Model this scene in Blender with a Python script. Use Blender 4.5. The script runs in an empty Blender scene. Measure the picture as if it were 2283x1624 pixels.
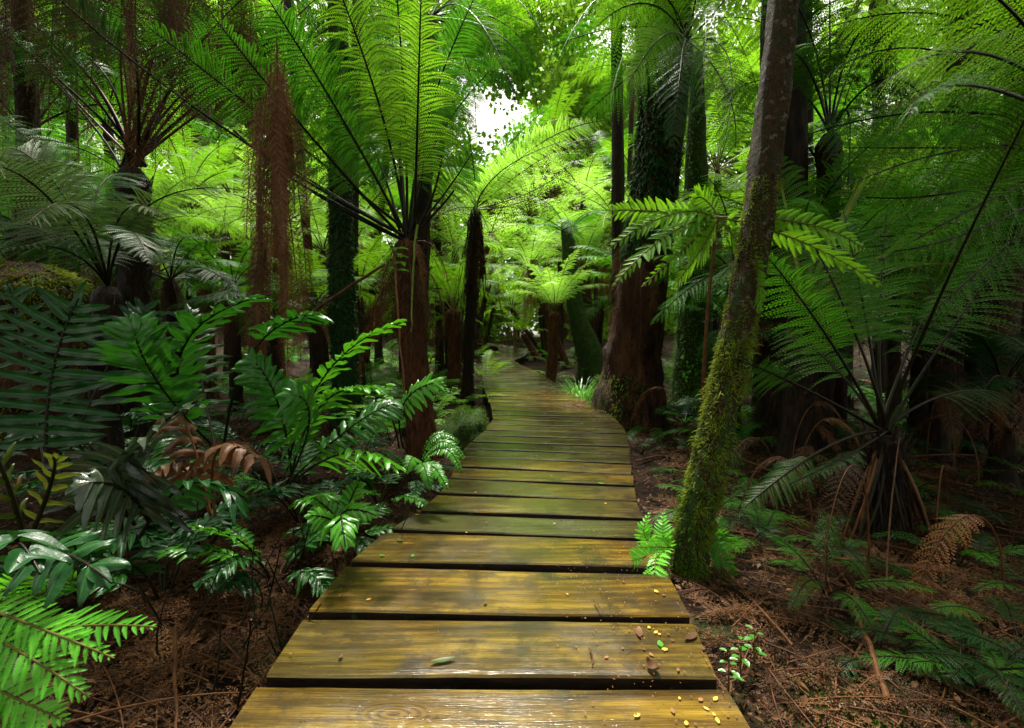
import bpy, math, random
import numpy as np
from mathutils import Vector, noise

rng = np.random.default_rng(7)
random.seed(7)
COL = bpy.context.scene.collection
F, CX, CY, HOR = 1014.0, 1141.5, 812.0, 770.0
TH = math.atan((CY - HOR) / F)
CAM = np.array([0.0, 0.0, 1.0])
FW = np.array([0, math.cos(TH), -math.sin(TH)]); UP = np.array([0, math.sin(TH), math.cos(TH)])

def P(x, y, d):
    """point seen at photograph position x,y lying d metres ahead"""
    r = FW + (x - CX) / F * np.array([1.0, 0, 0]) + (CY - y) / F * UP
    return CAM + r * (d / r[1])

# ------------------------------------------------------------------ terrain profile
PY = np.array([-60, 0, 5, 6, 8, 10, 12, 15, 17, 20, 24, 27, 40, 80, 160])
PZ = np.array([0, 0, 0, .02, .11, .22, .31, .47, .58, .75, 1.0, 1.17, 1.9, 3, 4])
def deck_z(y): return float(np.interp(y, PY, PZ))
def gz(x, y):
    cx = float(np.interp(y, [0, 1.4, 3, 5, 8, 12, 16, 20, 27], [0, 0, .1, .5, .45, .05, 0, .1, -1]))
    o = max(0.0, abs(x - cx) - .7)
    side = .05 * min(o, 6) if x < cx else .035 * min(o, 6)
    n = noise.noise(Vector((x * .5, y * .5, 0))) * .13 + noise.noise(Vector((x * 1.7, y * 1.7, 3))) * .05
    return deck_z(y) - .30 + side + n * min(1, o + .2) + (max(0, o - 8) * .12)

# ------------------------------------------------------------------ object helpers
def tag(o, label=None, cat=None, group=None, kind=None):
    if label: o['label'] = label
    if cat: o['category'] = cat
    if group: o['group'] = group
    if kind: o['kind'] = kind
    return o
def thing(name, label, cat, loc, group=None):
    o = bpy.data.objects.new(name, None); COL.objects.link(o)
    o.location = Vector([float(v) for v in loc]); o.empty_display_size = .1
    return tag(o, label, cat, group)

class MB:
    def __init__(s): s.v = []; s.f = {3: [], 4: []}; s.n = 0; s.a = []; s.has = False
    def add(s, V, Fc, mat=0, smooth=False, att=None):
        V = np.asarray(V, float).reshape(-1, 3); Fc = np.asarray(Fc, int)
        if len(Fc) == 0: return
        s.a.append(np.ones(len(V)) if att is None else att); s.has |= att is not None
        s.v.append(V); s.f[Fc.shape[1]].append((Fc + s.n, mat, smooth)); s.n += len(V)
    def mesh(s, name, mats, origin=(0, 0, 0)):
        me = bpy.data.meshes.new(name)
        V = np.concatenate(s.v) - np.asarray(origin, float)
        loops = []; start = []; tot = []; mi = []; sm = []; c = 0
        for k in (3, 4):
            for Fc, m, smo in s.f[k]:
                loops.append(Fc.ravel()); n = len(Fc)
                start.append(c + np.arange(n) * k); tot.append(np.full(n, k)); c += n * k
                mi.append(np.full(n, m) if np.isscalar(m) else m); sm.append(np.full(n, smo))
        loops = np.concatenate(loops); start = np.concatenate(start)
        me.vertices.add(len(V)); me.vertices.foreach_set('co', V.astype(np.float32).ravel())
        me.loops.add(len(loops)); me.loops.foreach_set('vertex_index', loops.astype(np.int32))
        me.polygons.add(len(start)); me.polygons.foreach_set('loop_start', start.astype(np.int32))
        me.polygons.foreach_set('loop_total', np.concatenate(tot).astype(np.int32))
        me.polygons.foreach_set('material_index', np.concatenate(mi).astype(np.int32))
        me.polygons.foreach_set('use_smooth', np.concatenate(sm))
        for m in mats: me.materials.append(m)
        me.update(calc_edges=True)
        if s.has:
            at = me.attributes.new('mid', 'FLOAT', 'POINT'); at.data.foreach_set('value', np.concatenate(s.a).astype(np.float32))
        me.validate()
        return me
    def build(s, name, mats, parent=None, origin=None):
        if origin is None: origin = tuple(parent.location) if parent else (0, 0, 0)
        o = bpy.data.objects.new(name, s.mesh(name, mats, origin)); COL.objects.link(o)
        if parent: o.parent = parent
        else: o.location = origin
        return o
def use(name, me, parent=None, loc=(0, 0, 0), rot=(0, 0, 0), sc=1.0):
    o = bpy.data.objects.new(name, me); COL.objects.link(o)
    if parent: o.parent = parent
    o.location = loc; o.rotation_euler = rot; o.scale = (sc, sc, sc) if np.isscalar(sc) else sc
    return o

def nrm(a): return a / np.maximum(np.linalg.norm(a, axis=-1, keepdims=True), 1e-9)

# ------------------------------------------------------------------ materials
def nt(name):
    m = bpy.data.materials.new(name); m.use_nodes = True
    t = m.node_tree; t.nodes.clear()
    return m, t, t.nodes.new('ShaderNodeOutputMaterial')
def ramp(t, fac, stops):
    r = t.nodes.new('ShaderNodeValToRGB'); e = r.color_ramp.elements
    while len(e) < len(stops): e.new(.5)
    for i, (p, c) in enumerate(stops): e[i].position = p; e[i].color = (*c, 1)
    t.links.new(fac, r.inputs[0]); return r.outputs[0]
def tex_noise(t, scale, detail=4, vec=None, rough=.55, dist=0):
    n = t.nodes.new('ShaderNodeTexNoise'); n.inputs['Scale'].default_value = scale; n.inputs['Detail'].default_value = detail
    n.inputs['Roughness'].default_value = rough; n.inputs['Distortion'].default_value = dist
    if vec is not None: t.links.new(vec, n.inputs['Vector'])
    return n.outputs[0]
def mapping(t, vec, scale=(1, 1, 1), loc=None):
    mp = t.nodes.new('ShaderNodeMapping'); mp.inputs['Scale'].default_value = scale; t.links.new(vec, mp.inputs['Vector'])
    if loc is not None: t.links.new(loc, mp.inputs['Location'])
    return mp.outputs[0]
def geo_pos(t): return t.nodes.new('ShaderNodeNewGeometry').outputs['Position']
def mixc(t, a, b, fac, mode='MIX'):
    m = t.nodes.new('ShaderNodeMix'); m.data_type = 'RGBA'; m.blend_type = mode
    for v, i in ((fac, 0), (a, 6), (b, 7)):
        if isinstance(v, (int, float)): m.inputs[i].default_value = v
        elif isinstance(v, tuple): m.inputs[i].default_value = (*v, 1)
        else: t.links.new(v, m.inputs[i])
    return m.outputs[2]
def mth(t, op, a, b=None):
    m = t.nodes.new('ShaderNodeMath'); m.operation = op
    for i, v in enumerate((a, b)):
        if v is None: continue
        if isinstance(v, (int, float)): m.inputs[i].default_value = v
        else: t.links.new(v, m.inputs[i])
    return m.outputs[0]
def bump(t, h, strength=.5, dist=.01):
    b = t.nodes.new('ShaderNodeBump'); b.inputs['Strength'].default_value = strength; b.inputs['Distance'].default_value = dist
    t.links.new(h, b.inputs['Height']); return b.outputs[0]

def leaf_mat(name, c1, c2, trans=None, tf=.35, rough=.4, spec=.5, nscale=3.0, blotch=None, bumps=0, coat=0, midrib=None):
    m, t, out = nt(name)
    oi = t.nodes.new('ShaderNodeObjectInfo')
    n = tex_noise(t, nscale, 3, geo_pos(t))
    f = mth(t, 'ADD', mth(t, 'MULTIPLY', oi.outputs['Random'], .55), mth(t, 'MULTIPLY', n, .55))
    c = ramp(t, f, [(.2, c1), (.85, c2)])
    if blotch:
        n2 = tex_noise(t, 9, 4, geo_pos(t))
        c = mixc(t, c, blotch[0], ramp(t, n2, [(blotch[1], (0, 0, 0)), (blotch[1] + .08, (1, 1, 1))]))
    if midrib:
        an = t.nodes.new('ShaderNodeAttribute'); an.attribute_name = 'mid'
        c = mixc(t, c, midrib, ramp(t, an.outputs['Fac'], [(.07, (.75, .75, .75)), (.16, (0, 0, 0))]))
        c = mixc(t, c, (.05, .045, .012), ramp(t, mth(t, 'MULTIPLY', an.outputs['Fac'], tex_noise(t, 40, 3, geo_pos(t))), [(.56, (0, 0, 0)), (.66, (.8, .8, .8))]))
    p = t.nodes.new('ShaderNodeBsdfPrincipled'); t.links.new(c, p.inputs['Base Color'])
    p.inputs['Roughness'].default_value = rough; p.inputs['Specular IOR Level'].default_value = spec
    if coat: p.inputs['Coat Weight'].default_value = coat; p.inputs['Coat Roughness'].default_value = .12
    if bumps:
        t.links.new(bump(t, tex_noise(t, bumps, 3, geo_pos(t)), .5, .004), p.inputs['Normal'])
    tr = t.nodes.new('ShaderNodeBsdfTranslucent')
    if trans: t.links.new(mixc(t, c, trans, .6), tr.inputs['Color'])
    else: t.links.new(c, tr.inputs['Color'])
    mx = t.nodes.new('ShaderNodeMixShader'); mx.inputs[0].default_value = tf
    t.links.new(p.outputs[0], mx.inputs[1]); t.links.new(tr.outputs[0], mx.inputs[2]); t.links.new(mx.outputs[0], out.inputs[0])
    return m
def solid_mat(name, stops, nscale=8, vscale=(1, 1, 1), rough=.7, bs=.6, bd=.01, bscale=40, spec=.12, extra=None, detail=6):
    m, t, out = nt(name)
    g = geo_pos(t); v = mapping(t, g, vscale)
    c = ramp(t, tex_noise(t, nscale, detail, v, .6), stops)
    if extra:
        col, sc, th, w = extra
        c = mixc(t, c, col, ramp(t, tex_noise(t, sc, 5, g, .62), [(th, (0, 0, 0)), (th + w, (1, 1, 1))]))
    p = t.nodes.new('ShaderNodeBsdfPrincipled'); t.links.new(c, p.inputs['Base Color'])
    p.inputs['Roughness'].default_value = rough; p.inputs['Specular IOR Level'].default_value = spec
    t.links.new(bump(t, tex_noise(t, bscale, 6, v, .65), bs, bd), p.inputs['Normal'])
    t.links.new(p.outputs[0], out.inputs[0]); return m

M = {}
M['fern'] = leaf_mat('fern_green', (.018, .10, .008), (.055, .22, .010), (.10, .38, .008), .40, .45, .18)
M['lime'] = leaf_mat('fern_lime', (.06, .22, .010), (.16, .38, .016), (.26, .55, .012), .47, .48, .2)
M['pale'] = leaf_mat('fern_pale', (.18, .42, .04), (.34, .58, .08), (.38, .7, .06), .45, .48, .25)
M['young'] = leaf_mat('fern_young', (.22, .50, .05), (.34, .62, .08), (.4, .75, .06), .45, .45, .25)
M['bfern'] = leaf_mat('fresh_fern', (.07, .36, .02), (.14, .50, .03), (.2, .65, .02), .4, .4, .35)
M['teal'] = leaf_mat('fern_blue_green', (.010, .06, .016), (.024, .11, .022), (.04, .18, .01), .28, .4, .22)
M['grey'] = leaf_mat('fern_grey_green', (.045, .10, .035), (.10, .17, .055), (.1, .2, .03), .28, .5, .2, 5, ((.13, .09, .06), .60))
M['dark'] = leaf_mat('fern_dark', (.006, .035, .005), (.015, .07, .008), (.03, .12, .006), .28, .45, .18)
M['dead'] = leaf_mat('fern_dead', (.020, .010, .006), (.085, .038, .016), (.10, .04, .015), .12, .6, .12, 6)
M['rust'] = leaf_mat('fern_rust', (.045, .018, .008), (.21, .088, .030), (.18, .065, .02), .14, .5, .2, 8)
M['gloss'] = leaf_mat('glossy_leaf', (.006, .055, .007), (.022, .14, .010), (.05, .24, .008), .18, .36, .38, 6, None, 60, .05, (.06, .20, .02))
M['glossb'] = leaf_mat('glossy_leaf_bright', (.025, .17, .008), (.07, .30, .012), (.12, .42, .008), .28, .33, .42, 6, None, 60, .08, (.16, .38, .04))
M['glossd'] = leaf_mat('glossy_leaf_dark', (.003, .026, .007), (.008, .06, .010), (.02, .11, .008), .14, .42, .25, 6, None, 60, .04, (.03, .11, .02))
M['aged'] = leaf_mat('aged_leaf', (.008, .016, .010), (.035, .06, .030), (.03, .05, .02), .1, .3, .55, 7, ((.07, .035, .015), .6), 120, .1, (.10, .12, .06))
M['yellow'] = leaf_mat('yellowing_leaf', (.02, .06, .006), (.09, .08, .01), (.12, .15, .01), .3, .4, .4, 7, ((.10, .05, .012), .56))
M['brownleaf'] = leaf_mat('brown_leaf', (.07, .028, .012), (.18, .08, .034), (.15, .06, .02), .15, .5, .3, 12, ((.04, .015, .01), .57), 60)
M['fallen'] = leaf_mat('fallen_yellow_leaf', (.42, .22, .02), (.6, .36, .04), (.6, .3, .03), .15, .4, .4, 30)
M['stipe'] = solid_mat('dark_stipe', [(.3, (.004, .003, .002)), (.7, (.016, .014, .005))], 20, rough=.4, bs=.4, bd=.003, bscale=90)
M['stipeb'] = solid_mat('brown_stipe', [(.3, (.05, .02, .01)), (.7, (.13, .055, .02))], 20, rough=.45, bscale=90, bd=.003)
M['stipeg'] = solid_mat('green_stipe', [(.3, (.07, .15, .015)), (.7, (.20, .24, .03))], 12, rough=.35, bscale=90, bd=.003)
M['rib'] = solid_mat('frond_rib', [(.3, (.06, .055, .012)), (.7, (.12, .10, .02))], 12, rough=.45, bscale=90, bd=.002)
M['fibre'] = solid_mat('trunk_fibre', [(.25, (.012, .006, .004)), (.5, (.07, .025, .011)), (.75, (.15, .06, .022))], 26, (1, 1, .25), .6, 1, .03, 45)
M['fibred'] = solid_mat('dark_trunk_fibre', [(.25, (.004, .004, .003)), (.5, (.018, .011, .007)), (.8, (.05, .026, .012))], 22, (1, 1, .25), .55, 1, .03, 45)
M['bigbark'] = solid_mat('soft_brown_bark', [(.32, (.006, .003, .002)), (.5, (.04, .014, .006)), (.7, (.15, .055, .018))], 9, (1, 1, .3), .75, 1, .12, 16, .2)
M['bark'] = solid_mat('lichen_bark', [(.34, (.006, .004, .002)), (.48, (.045, .024, .010)), (.6, (.02, .024, .005)), (.72, (.05, .032, .014))], 16, (1, 1, .6), .75, 1, .05, 32, .15,
                      extra=((.12, .11, .075), 22, .57, .06))
M['moss'] = solid_mat('moss', [(.3, (.018, .035, .004)), (.55, (.06, .11, .008)), (.8, (.14, .19, .012))], 14, rough=.85, bs=1, bd=.03, bscale=60, spec=.2)
M['mossd'] = solid_mat('dark_moss', [(.3, (.010, .025, .006)), (.55, (.03, .06, .010)), (.8, (.07, .10, .012))], 14, rough=.85, bs=1, bd=.03, bscale=60, spec=.2)
M['litter'] = leaf_mat('brown_litter', (.035, .016, .007), (.23, .105, .035), (.18, .07, .02), .15, .55, .2, 3.5)
M['mosst'] = leaf_mat('moss_strands', (.05, .085, .006), (.17, .22, .012), (.25, .3, .02), .35, .7, .2, 9)
M['mossg'] = leaf_mat('moss_strands_green', (.03, .08, .006), (.09, .2, .012), (.12, .25, .02), .35, .7, .2, 9)
M['soil'] = solid_mat('forest_soil', [(.3, (.004, .003, .002)), (.5, (.018, .009, .005)), (.72, (.045, .022, .011))], 9, rough=.9, bs=1, bd=.05, bscale=30, spec=.12,
                      extra=((.02, .035, .008), 1.6, .56, .1))
M['twig'] = solid_mat('twig_bark', [(.3, (.03, .014, .008)), (.7, (.12, .055, .03))], 15, rough=.5, bscale=60)
M['joist'] = solid_mat('dark_timber', [(.3, (.008, .006, .004)), (.7, (.03, .02, .012))], 10, rough=.6)
M['crumb'] = leaf_mat('litter_crumb', (.025, .011, .005), (.19, .09, .032), None, .12, .6, .15, 25)
M['crown'] = leaf_mat('forest_leaf', (.04, .13, .012), (.16, .34, .025), (.28, .5, .03), .5, .5, .1, 1.2)
M['herb'] = leaf_mat('herb_leaf', (.05, .2, .02), (.10, .32, .03), (.16, .42, .02), .35, .3, .5, 9)

def wood_mat():
    m, t, out = nt('wet_weathered_wood')
    oi = t.nodes.new('ShaderNodeObjectInfo'); g = geo_pos(t)
    off = t.nodes.new('ShaderNodeCombineXYZ')
    t.links.new(mth(t, 'MULTIPLY', oi.outputs['Random'], 37), off.inputs[0]); t.links.new(mth(t, 'MULTIPLY', oi.outputs['Random'], 91), off.inputs[2])
    v = mapping(t, g, (1, 1, 1), off.outputs[0])
    vs = mapping(t, v, (.8, 4.5, 2.0))
    w = t.nodes.new('ShaderNodeTexWave'); w.bands_direction = 'Y'; w.inputs['Scale'].default_value = 1.6; w.inputs['Distortion'].default_value = 7
    w.inputs['Detail'].default_value = 3; w.inputs['Detail Scale'].default_value = .9; t.links.new(vs, w.inputs['Vector'])
    fine = tex_noise(t, 5, 8, mapping(t, v, (1.6, 42, 10)), .62)
    soft = tex_noise(t, 2.0, 5, mapping(t, v, (.7, 3.2, 4)), .55, 1.1)
    blot = tex_noise(t, 2.0, 3, mapping(t, v, (.7, 1.6, 1)), .5)
    grain = mth(t, 'ADD', mth(t, 'ADD', mth(t, 'MULTIPLY', w.outputs[1], .07), mth(t, 'MULTIPLY', soft, .58)), mth(t, 'MULTIPLY', fine, .38))
    base = ramp(t, grain, [(.36, (.016, .008, .003)), (.52, (.075, .042, .006)), (.70, (.22, .14, .013))])
    green = ramp(t, grain, [(.36, (.010, .009, .004)), (.52, (.038, .034, .011)), (.72, (.085, .076, .022))])
    sel = mth(t, 'ADD', mth(t, 'MULTIPLY', blot, .7), mth(t, 'MULTIPLY', oi.outputs['Random'], .5))
    c = mixc(t, green, base, ramp(t, sel, [(.40, (0, 0, 0)), (.80, (1, 1, 1))]))
    grime = tex_noise(t, 5.5, 6, v, .68)
    c = mixc(t, c, (.02, .014, .008), ramp(t, grime, [(.49, (0, 0, 0)), (.66, (.9, .9, .9))]))
    # knots
    vo = t.nodes.new('ShaderNodeTexVoronoi'); vo.inputs['Scale'].default_value = 1.0; t.links.new(mapping(t, v, (1.15, 3.0, 0)), vo.inputs['Vector'])
    kd = vo.outputs['Distance']
    rings = mth(t, 'SINE', mth(t, 'MULTIPLY', kd, 210))
    kmask = ramp(t, kd, [(.03, (1, 1, 1)), (.17, (0, 0, 0))])
    c = mixc(t, c, mixc(t, (.02, .01, .004), (.15, .085, .02), mth(t, 'ADD', mth(t, 'MULTIPLY', rings, .5), .5)), mth(t, 'MULTIPLY', kmask, .6))
    p = t.nodes.new('ShaderNodeBsdfPrincipled'); t.links.new(c, p.inputs['Base Color'])
    wet = ramp(t, tex_noise(t, 3.2, 5, v, .6), [(.35, (.08, .08, .08)), (.7, (.30, .30, .30))])
    t.links.new(wet, p.inputs['Roughness']); p.inputs['Specular IOR Level'].default_value = .55
    p.inputs['Coat Weight'].default_value = .4; p.inputs['Coat Roughness'].default_value = .13
    h = mth(t, 'ADD', mth(t, 'MULTIPLY', fine, .7), mth(t, 'MULTIPLY', tex_noise(t, 14, 5, v, .6), .5))
    t.links.new(bump(t, h, .35, .004), p.inputs['Normal']); t.links.new(p.outputs[0], out.inputs[0])
    return m
M['wood'] = wood_mat()
M['woodside'] = solid_mat('dark_plank_edge', [(.3, (.006, .004, .003)), (.6, (.022, .013, .007)), (.8, (.05, .03, .012))], 18, (.3, 1, 1), .6, .9, .01, 50, extra=((.03, .06, .008), 9, .62, .05))  # plank sides and ends, darker than the top faces, flecked green

# ------------------------------------------------------------------ geometry helpers
def bez(ctrl, t):
    c = np.asarray(ctrl, float); t = np.asarray(t)[:, None]
    if len(c) == 3:
        p = (1 - t) ** 2 * c[0] + 2 * t * (1 - t) * c[1] + t ** 2 * c[2]
        d = 2 * (1 - t) * (c[1] - c[0]) + 2 * t * (c[2] - c[1])
    else:
        p = (1 - t) ** 3 * c[0] + 3 * t * (1 - t) ** 2 * c[1] + 3 * t ** 2 * (1 - t) * c[2] + t ** 3 * c[3]
        d = 3 * (1 - t) ** 2 * (c[1] - c[0]) + 6 * t * (1 - t) * (c[2] - c[1]) + 3 * t ** 2 * (c[3] - c[2])
    return p, nrm(d)
def through(a, m, b):
    a, m, b = map(np.asarray, (a, m, b)); return [a, 2 * m - .5 * (a + b), b]
def tube(mb, pts, rad, n=6, mat=0, bumpy=0, smooth=True, squash=None, cap=False):
    pts = np.asarray(pts, float); k = len(pts); rad = np.broadcast_to(np.asarray(rad, float), (k,))
    T = nrm(np.gradient(pts, axis=0)); ref = np.array([0, 1.0, .01]) if abs(T[0][2]) > .7 else np.array([0, 0, 1.0])
    A = nrm(np.cross(T, ref)); B = np.cross(A, T)
    a = np.arange(n) / n * 2 * np.pi
    R = rad[:, None] * np.ones(n)
    if bumpy:
        for i in range(k):
            for j in range(n):
                q = Vector((math.cos(a[j]) * 2.2 + pts[i][0] * .5, math.sin(a[j]) * 2.2, pts[i][2] * 3 + pts[i][0]))
                R[i, j] *= 1 + bumpy * (noise.noise(q) + .6 * noise.noise(q * 2.7) + .4 * noise.noise(q * 6.5))
    V = pts[:, None] + R[..., None] * (np.cos(a)[None, :, None] * A[:, None] + np.sin(a)[None, :, None] * B[:, None])
    i, j = np.meshgrid(np.arange(k - 1), np.arange(n), indexing='ij'); j2 = (j + 1) % n
    Fc = np.stack([i * n + j, i * n + j2, (i + 1) * n + j2, (i + 1) * n + j], -1).reshape(-1, 4)
    mb.add(V, Fc, mat, smooth)
    if cap:
        for r, s in ((0, -1), (k - 1, 1)):
            c = np.vstack([V[r], pts[r]]); idx = np.arange(n); mb.add(c, np.stack([idx, (idx + 1) % n, np.full(n, n)], -1)[:, ::s], mat)
    return V

def shape_fern(u): return np.clip((u + .03) ** .38 * (1 - u) ** .75 * 1.62, 0.02, 1)

def fern(mb, ctrl, W, n=26, m=15, stipe=.22, theta=22, droop=.25, fold=.18, pl=.13, rr=.010, lm=0, sm=1, jit=.08, twist=0., detail=1,
         ribs=False, rm=2, side=None, gaps=.03, curl=0., cap=.95, shape=shape_fern):
    """a twice divided fern frond along a curve: stalk, leaflets, lobes"""
    ts = np.linspace(0, 1, 14); pc, _ = bez(ctrl, ts)
    tube(mb, pc, rr * (1 - .8 * ts) + .0012, 5, sm)
    u = (np.arange(n) + .3) / n; t = stipe + (1 - stipe) * u ** .93
    pos, T = bez(ctrl, t)
    c = np.asarray(ctrl, float)
    if side is None:
        side = np.cross(c[1] - c[0], c[-1] - c[0])
        if np.linalg.norm(side) < 1e-3: side = np.cross(c[-1] - c[0], (0, .3, 1))
    side = nrm(np.asarray(side, float)); S = np.broadcast_to(side, T.shape); S = nrm(S - (S * T).sum(-1, keepdims=True) * T)
    N = np.cross(S, T)
    if twist:
        an = twist * u[:, None]; S, N = S * np.cos(an) + N * np.sin(an), N * np.cos(an) - S * np.sin(an)
    G = np.array([0, 0, -1.0])
    flen = float(np.linalg.norm(np.diff(bez(ctrl, np.linspace(0, 1, 9))[0], axis=0), axis=1).sum()) * (1 - stipe) / n
    pla = min(pl * W, flen * cap)
    for s in (1, -1):
        th = np.radians(theta + 22 * u + rng.normal(0, 6, n))[:, None]
        lift = rng.normal(.04, .09, (n, 1))
        d0 = nrm(s * S * np.cos(th) + T * np.sin(th) + N * lift)
        L = (W * shape(u) * (1 + rng.normal(0, jit, n)))
        if gaps: L = np.where(rng.random(n) < gaps, L * rng.random(n) * .6 + .01, L)
        L = L[:, None]
        v = (np.arange(m) + .35)[None, :] / m
        dr = (droop * (1 + rng.normal(0, .25, n)))[:, None, None]
        V3 = v[..., None]
        q = pos[:, None] + d0[:, None] * (L * v)[..., None] + G * (dr * L[..., None] * V3 ** 2)
        d = nrm(d0[:, None] + 2 * G * dr * V3 + 0 * q)
        if curl:
            w = rng.normal(0, curl, (n, 1, 1)) * L[..., None] * V3 ** 2
            q = q + w * N[:, None] + rng.normal(0, curl * .5, (n, 1, 1)) * L[..., None] * V3 ** 2 * T[:, None]
            d = nrm(np.gradient(q, axis=1))
        Np = N[:, None] - (N[:, None] * d).sum(-1, keepdims=True) * d; Np = nrm(Np)
        e = np.cross(d, Np)
        sp = (L / m)[..., None]
        env = np.clip((1 - v) ** .6 * 1.05 * (.55 + .9 * np.minimum(v * 4, 1)) / 1.4, .05, 1)
        ll = (pla * np.sqrt(np.clip(shape(u), .05, 1))[:, None] * env * (1 + rng.normal(0, .08, (n, m))))[..., None]
        ww = np.minimum(sp * .46, ll * .7)
        for k in (1, -1):
            fo = fold + (rng.normal(0, curl * 2, (n, m, 1)) if curl else 0)
            td = nrm(k * e * .92 + d * .42 - Np * fo)
            if detail == 1:
                Q = np.stack([q - d * ww, q + td * ll * .72 - d * ww * .55, q + td * ll, q + td * ll * .55 + d * ww * .95], 2)
                Q = Q.reshape(-1, 3); Fc = np.arange(len(Q)).reshape(-1, 4)
                if k * s < 0: Fc = Fc[:, ::-1]
                mb.add(Q, Fc, lm)
            else:
                pts = [q - d * ww, q + d * ww * .9, q + td * ll * .45 - d * ww * 1.0 - Np * ll * .04, q + td * ll * .45 + d * ww * .95 - Np * ll * .04,
                       q + td * ll * .8 - d * ww * .45 - Np * ll * .12, q + td * ll * .78 + d * ww * .7 - Np * ll * .12, q + td * ll + d * ww * .35 - Np * ll * .22]
                Q = np.stack(pts, 2); K = Q.shape[0] * Q.shape[1]; Q = Q.reshape(-1, 3)
                b = (np.arange(K) * 7)[:, None]
                f4 = np.concatenate([b + [0, 2, 3, 1], b + [2, 4, 5, 3]]); f3 = b + [4, 6, 5]
                if k * s < 0: f4 = f4[:, ::-1]; f3 = f3[:, ::-1]
                base = mb.n; mb.add(Q, f4, lm, True)
                mb.f[3].append((f3 + base, lm, True))
        if ribs:
            idx = np.linspace(0, m - 1, 5).astype(int); qq = np.concatenate([pos[:, None], q[:, idx]], 1)
            wd = (rr * .22 + .0006) * np.linspace(1, .35, 6)[None, :, None]
            A = qq + T[:, None] * wd + N[:, None] * .0015; B = qq - T[:, None] * wd + N[:, None] * .0015
            VV = np.stack([A, B], 2).reshape(-1, 3); kk = np.arange(n)[:, None] * 12 + np.arange(5)[None] * 2
            Fc = np.stack([kk, kk + 1, kk + 3, kk + 2], -1).reshape(-1, 4); mb.add(VV, Fc, rm)

def hardfern(mb, ctrl, W, n=12, hw=.022, stipe=.2, theta=25, droop=.3, wave=.35, rr=.006, lm=0, sm=1, seg=11, side=None, ragged=.05, shape=None, terminal=True):
    """a once divided frond with long glossy strap leaflets"""
    ts = np.linspace(0, 1, 12); pc, _ = bez(ctrl, ts); tube(mb, pc, rr * (1 - .7 * ts) + .001, 6, sm)
    c = np.asarray(ctrl, float)
    if side is None:
        side = np.cross(c[1] - c[0], c[-1] - c[0])
        if np.linalg.norm(side) < 1e-3: side = np.cross(c[-1] - c[0], (0, .3, 1))
    side = nrm(np.asarray(side, float))
    u = (np.arange(n) + .2) / n; t = stipe + (1 - stipe) * u * .97
    pos, T = bez(ctrl, t); S = nrm(side - (side * T).sum(-1, keepdims=True) * T); N = np.cross(S, T)
    shp = (shape(u) if shape else np.clip(.62 + .75 * u - 1.05 * u ** 2.2, .25, 1))
    G = np.array([0, 0, -1.0])
    jobs = [(i, s) for i in range(n) for s in (1, -1)] + ([(n - 1, 0)] if terminal else [])
    v = np.linspace(0, 1, seg)
    prof = np.clip((v + .03) ** .3 * (1 - v) ** .62 * 1.45, .0, 1)
    for i, s in jobs:
        th = math.radians(theta + 26 * u[i] + rng.normal(0, 5)); L = W * shp[i] * (1 + rng.normal(0, .08))
        if s == 0: d0 = T[i]; L *= .9; sv = S[i]
        else: d0 = s * S[i] * math.cos(th) + T[i] * math.sin(th) + N[i] * rng.normal(.08, .08)
        d0 = d0 / np.linalg.norm(d0)
        dr = droop * (1 + rng.normal(0, .3)); bend = rng.normal(.06, .05)
        q = pos[i] + d0 * (L * v)[:, None] + G * (dr * L * v ** 2)[:, None] + T[i] * (bend * L * v ** 2)[:, None]
        d = nrm(np.gradient(q, axis=0)); Np = nrm(N[i] - (N[i] * d).sum(-1, keepdims=True) * d); e = np.cross(d, Np)
        ph = rng.random() * 6.3; fr = L / (hw * 2.6) * 2 * math.pi * .5
        w = hw * prof * (1 + rng.normal(0, ragged, seg)) * (1 + rng.normal(0, .06))
        # six rows across: edge, mid, rib (x2)
        rows = []
        for a, lift in ((-1, 1), (-.5, .25), (0, 0), (.5, .25), (1, 1)):
            wv = np.sin(v * fr + ph + (0 if a < 0 else 1.3)) * wave * hw * lift * prof
            rows.append(q + e * (a * w)[:, None] + Np * (wv + abs(a) * hw * .22 - (0.12 * hw if a == 0 else 0))[:, None])
        V = np.stack(rows, 1).reshape(-1, 3)
        ii, jj = np.meshgrid(np.arange(seg - 1), np.arange(4), indexing='ij')
        Fc = np.stack([ii * 5 + jj, ii * 5 + jj + 1, (ii + 1) * 5 + jj + 1, (ii + 1) * 5 + jj], -1).reshape(-1, 4)
        mb.add(V, Fc, lm, True, np.tile([1, .5, 0, .5, 1], seg))

LM = {}
def mats(leaf, stipe='stipe', rib='rib'): return [M[leaf], M[stipe], M[rib]]

# ------------------------------------------------------------------ prototype fronds (base at the origin, growing along +X)
def arch(L, a0, a1, k=.55):
    a0, a1 = math.radians(a0), math.radians(a1)
    p1 = np.array([math.cos(a0), 0, math.sin(a0)]) * L * k
    p3 = p1 + np.array([math.cos(a1), 0, math.sin(a1)]) * L * (1 - k)
    return [np.zeros(3), p1, p3]
PROTO = {}
def proto(key, leaf, L, a0, a1, k=.55, stipem='stipe', **kw):
    mb = MB(); fern(mb, arch(L, a0, a1, k), side=(0, -1, 0), **kw)
    PROTO[key] = mb.mesh('frond', mats(leaf, stipem)); return PROTO[key]
for lf in ('fern', 'lime', 'pale', 'teal', 'dark', 'grey'):
    st = 'stipe' if lf in ('fern', 'dark', 'teal', 'grey') else 'rib'
    for i, (a0, a1, k) in enumerate([(78, 22, .62), (66, -4, .55), (52, -18, .5), (36, -34, .5), (18, -50, .45)]):
        proto((lf, i), lf, 2.2, a0, a1, k, st, W=.48, n=26, m=13, stipe=.16, droop=.34, rr=.014, pl=.14, jit=.14, twist=rng.normal(0, .35))
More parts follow.
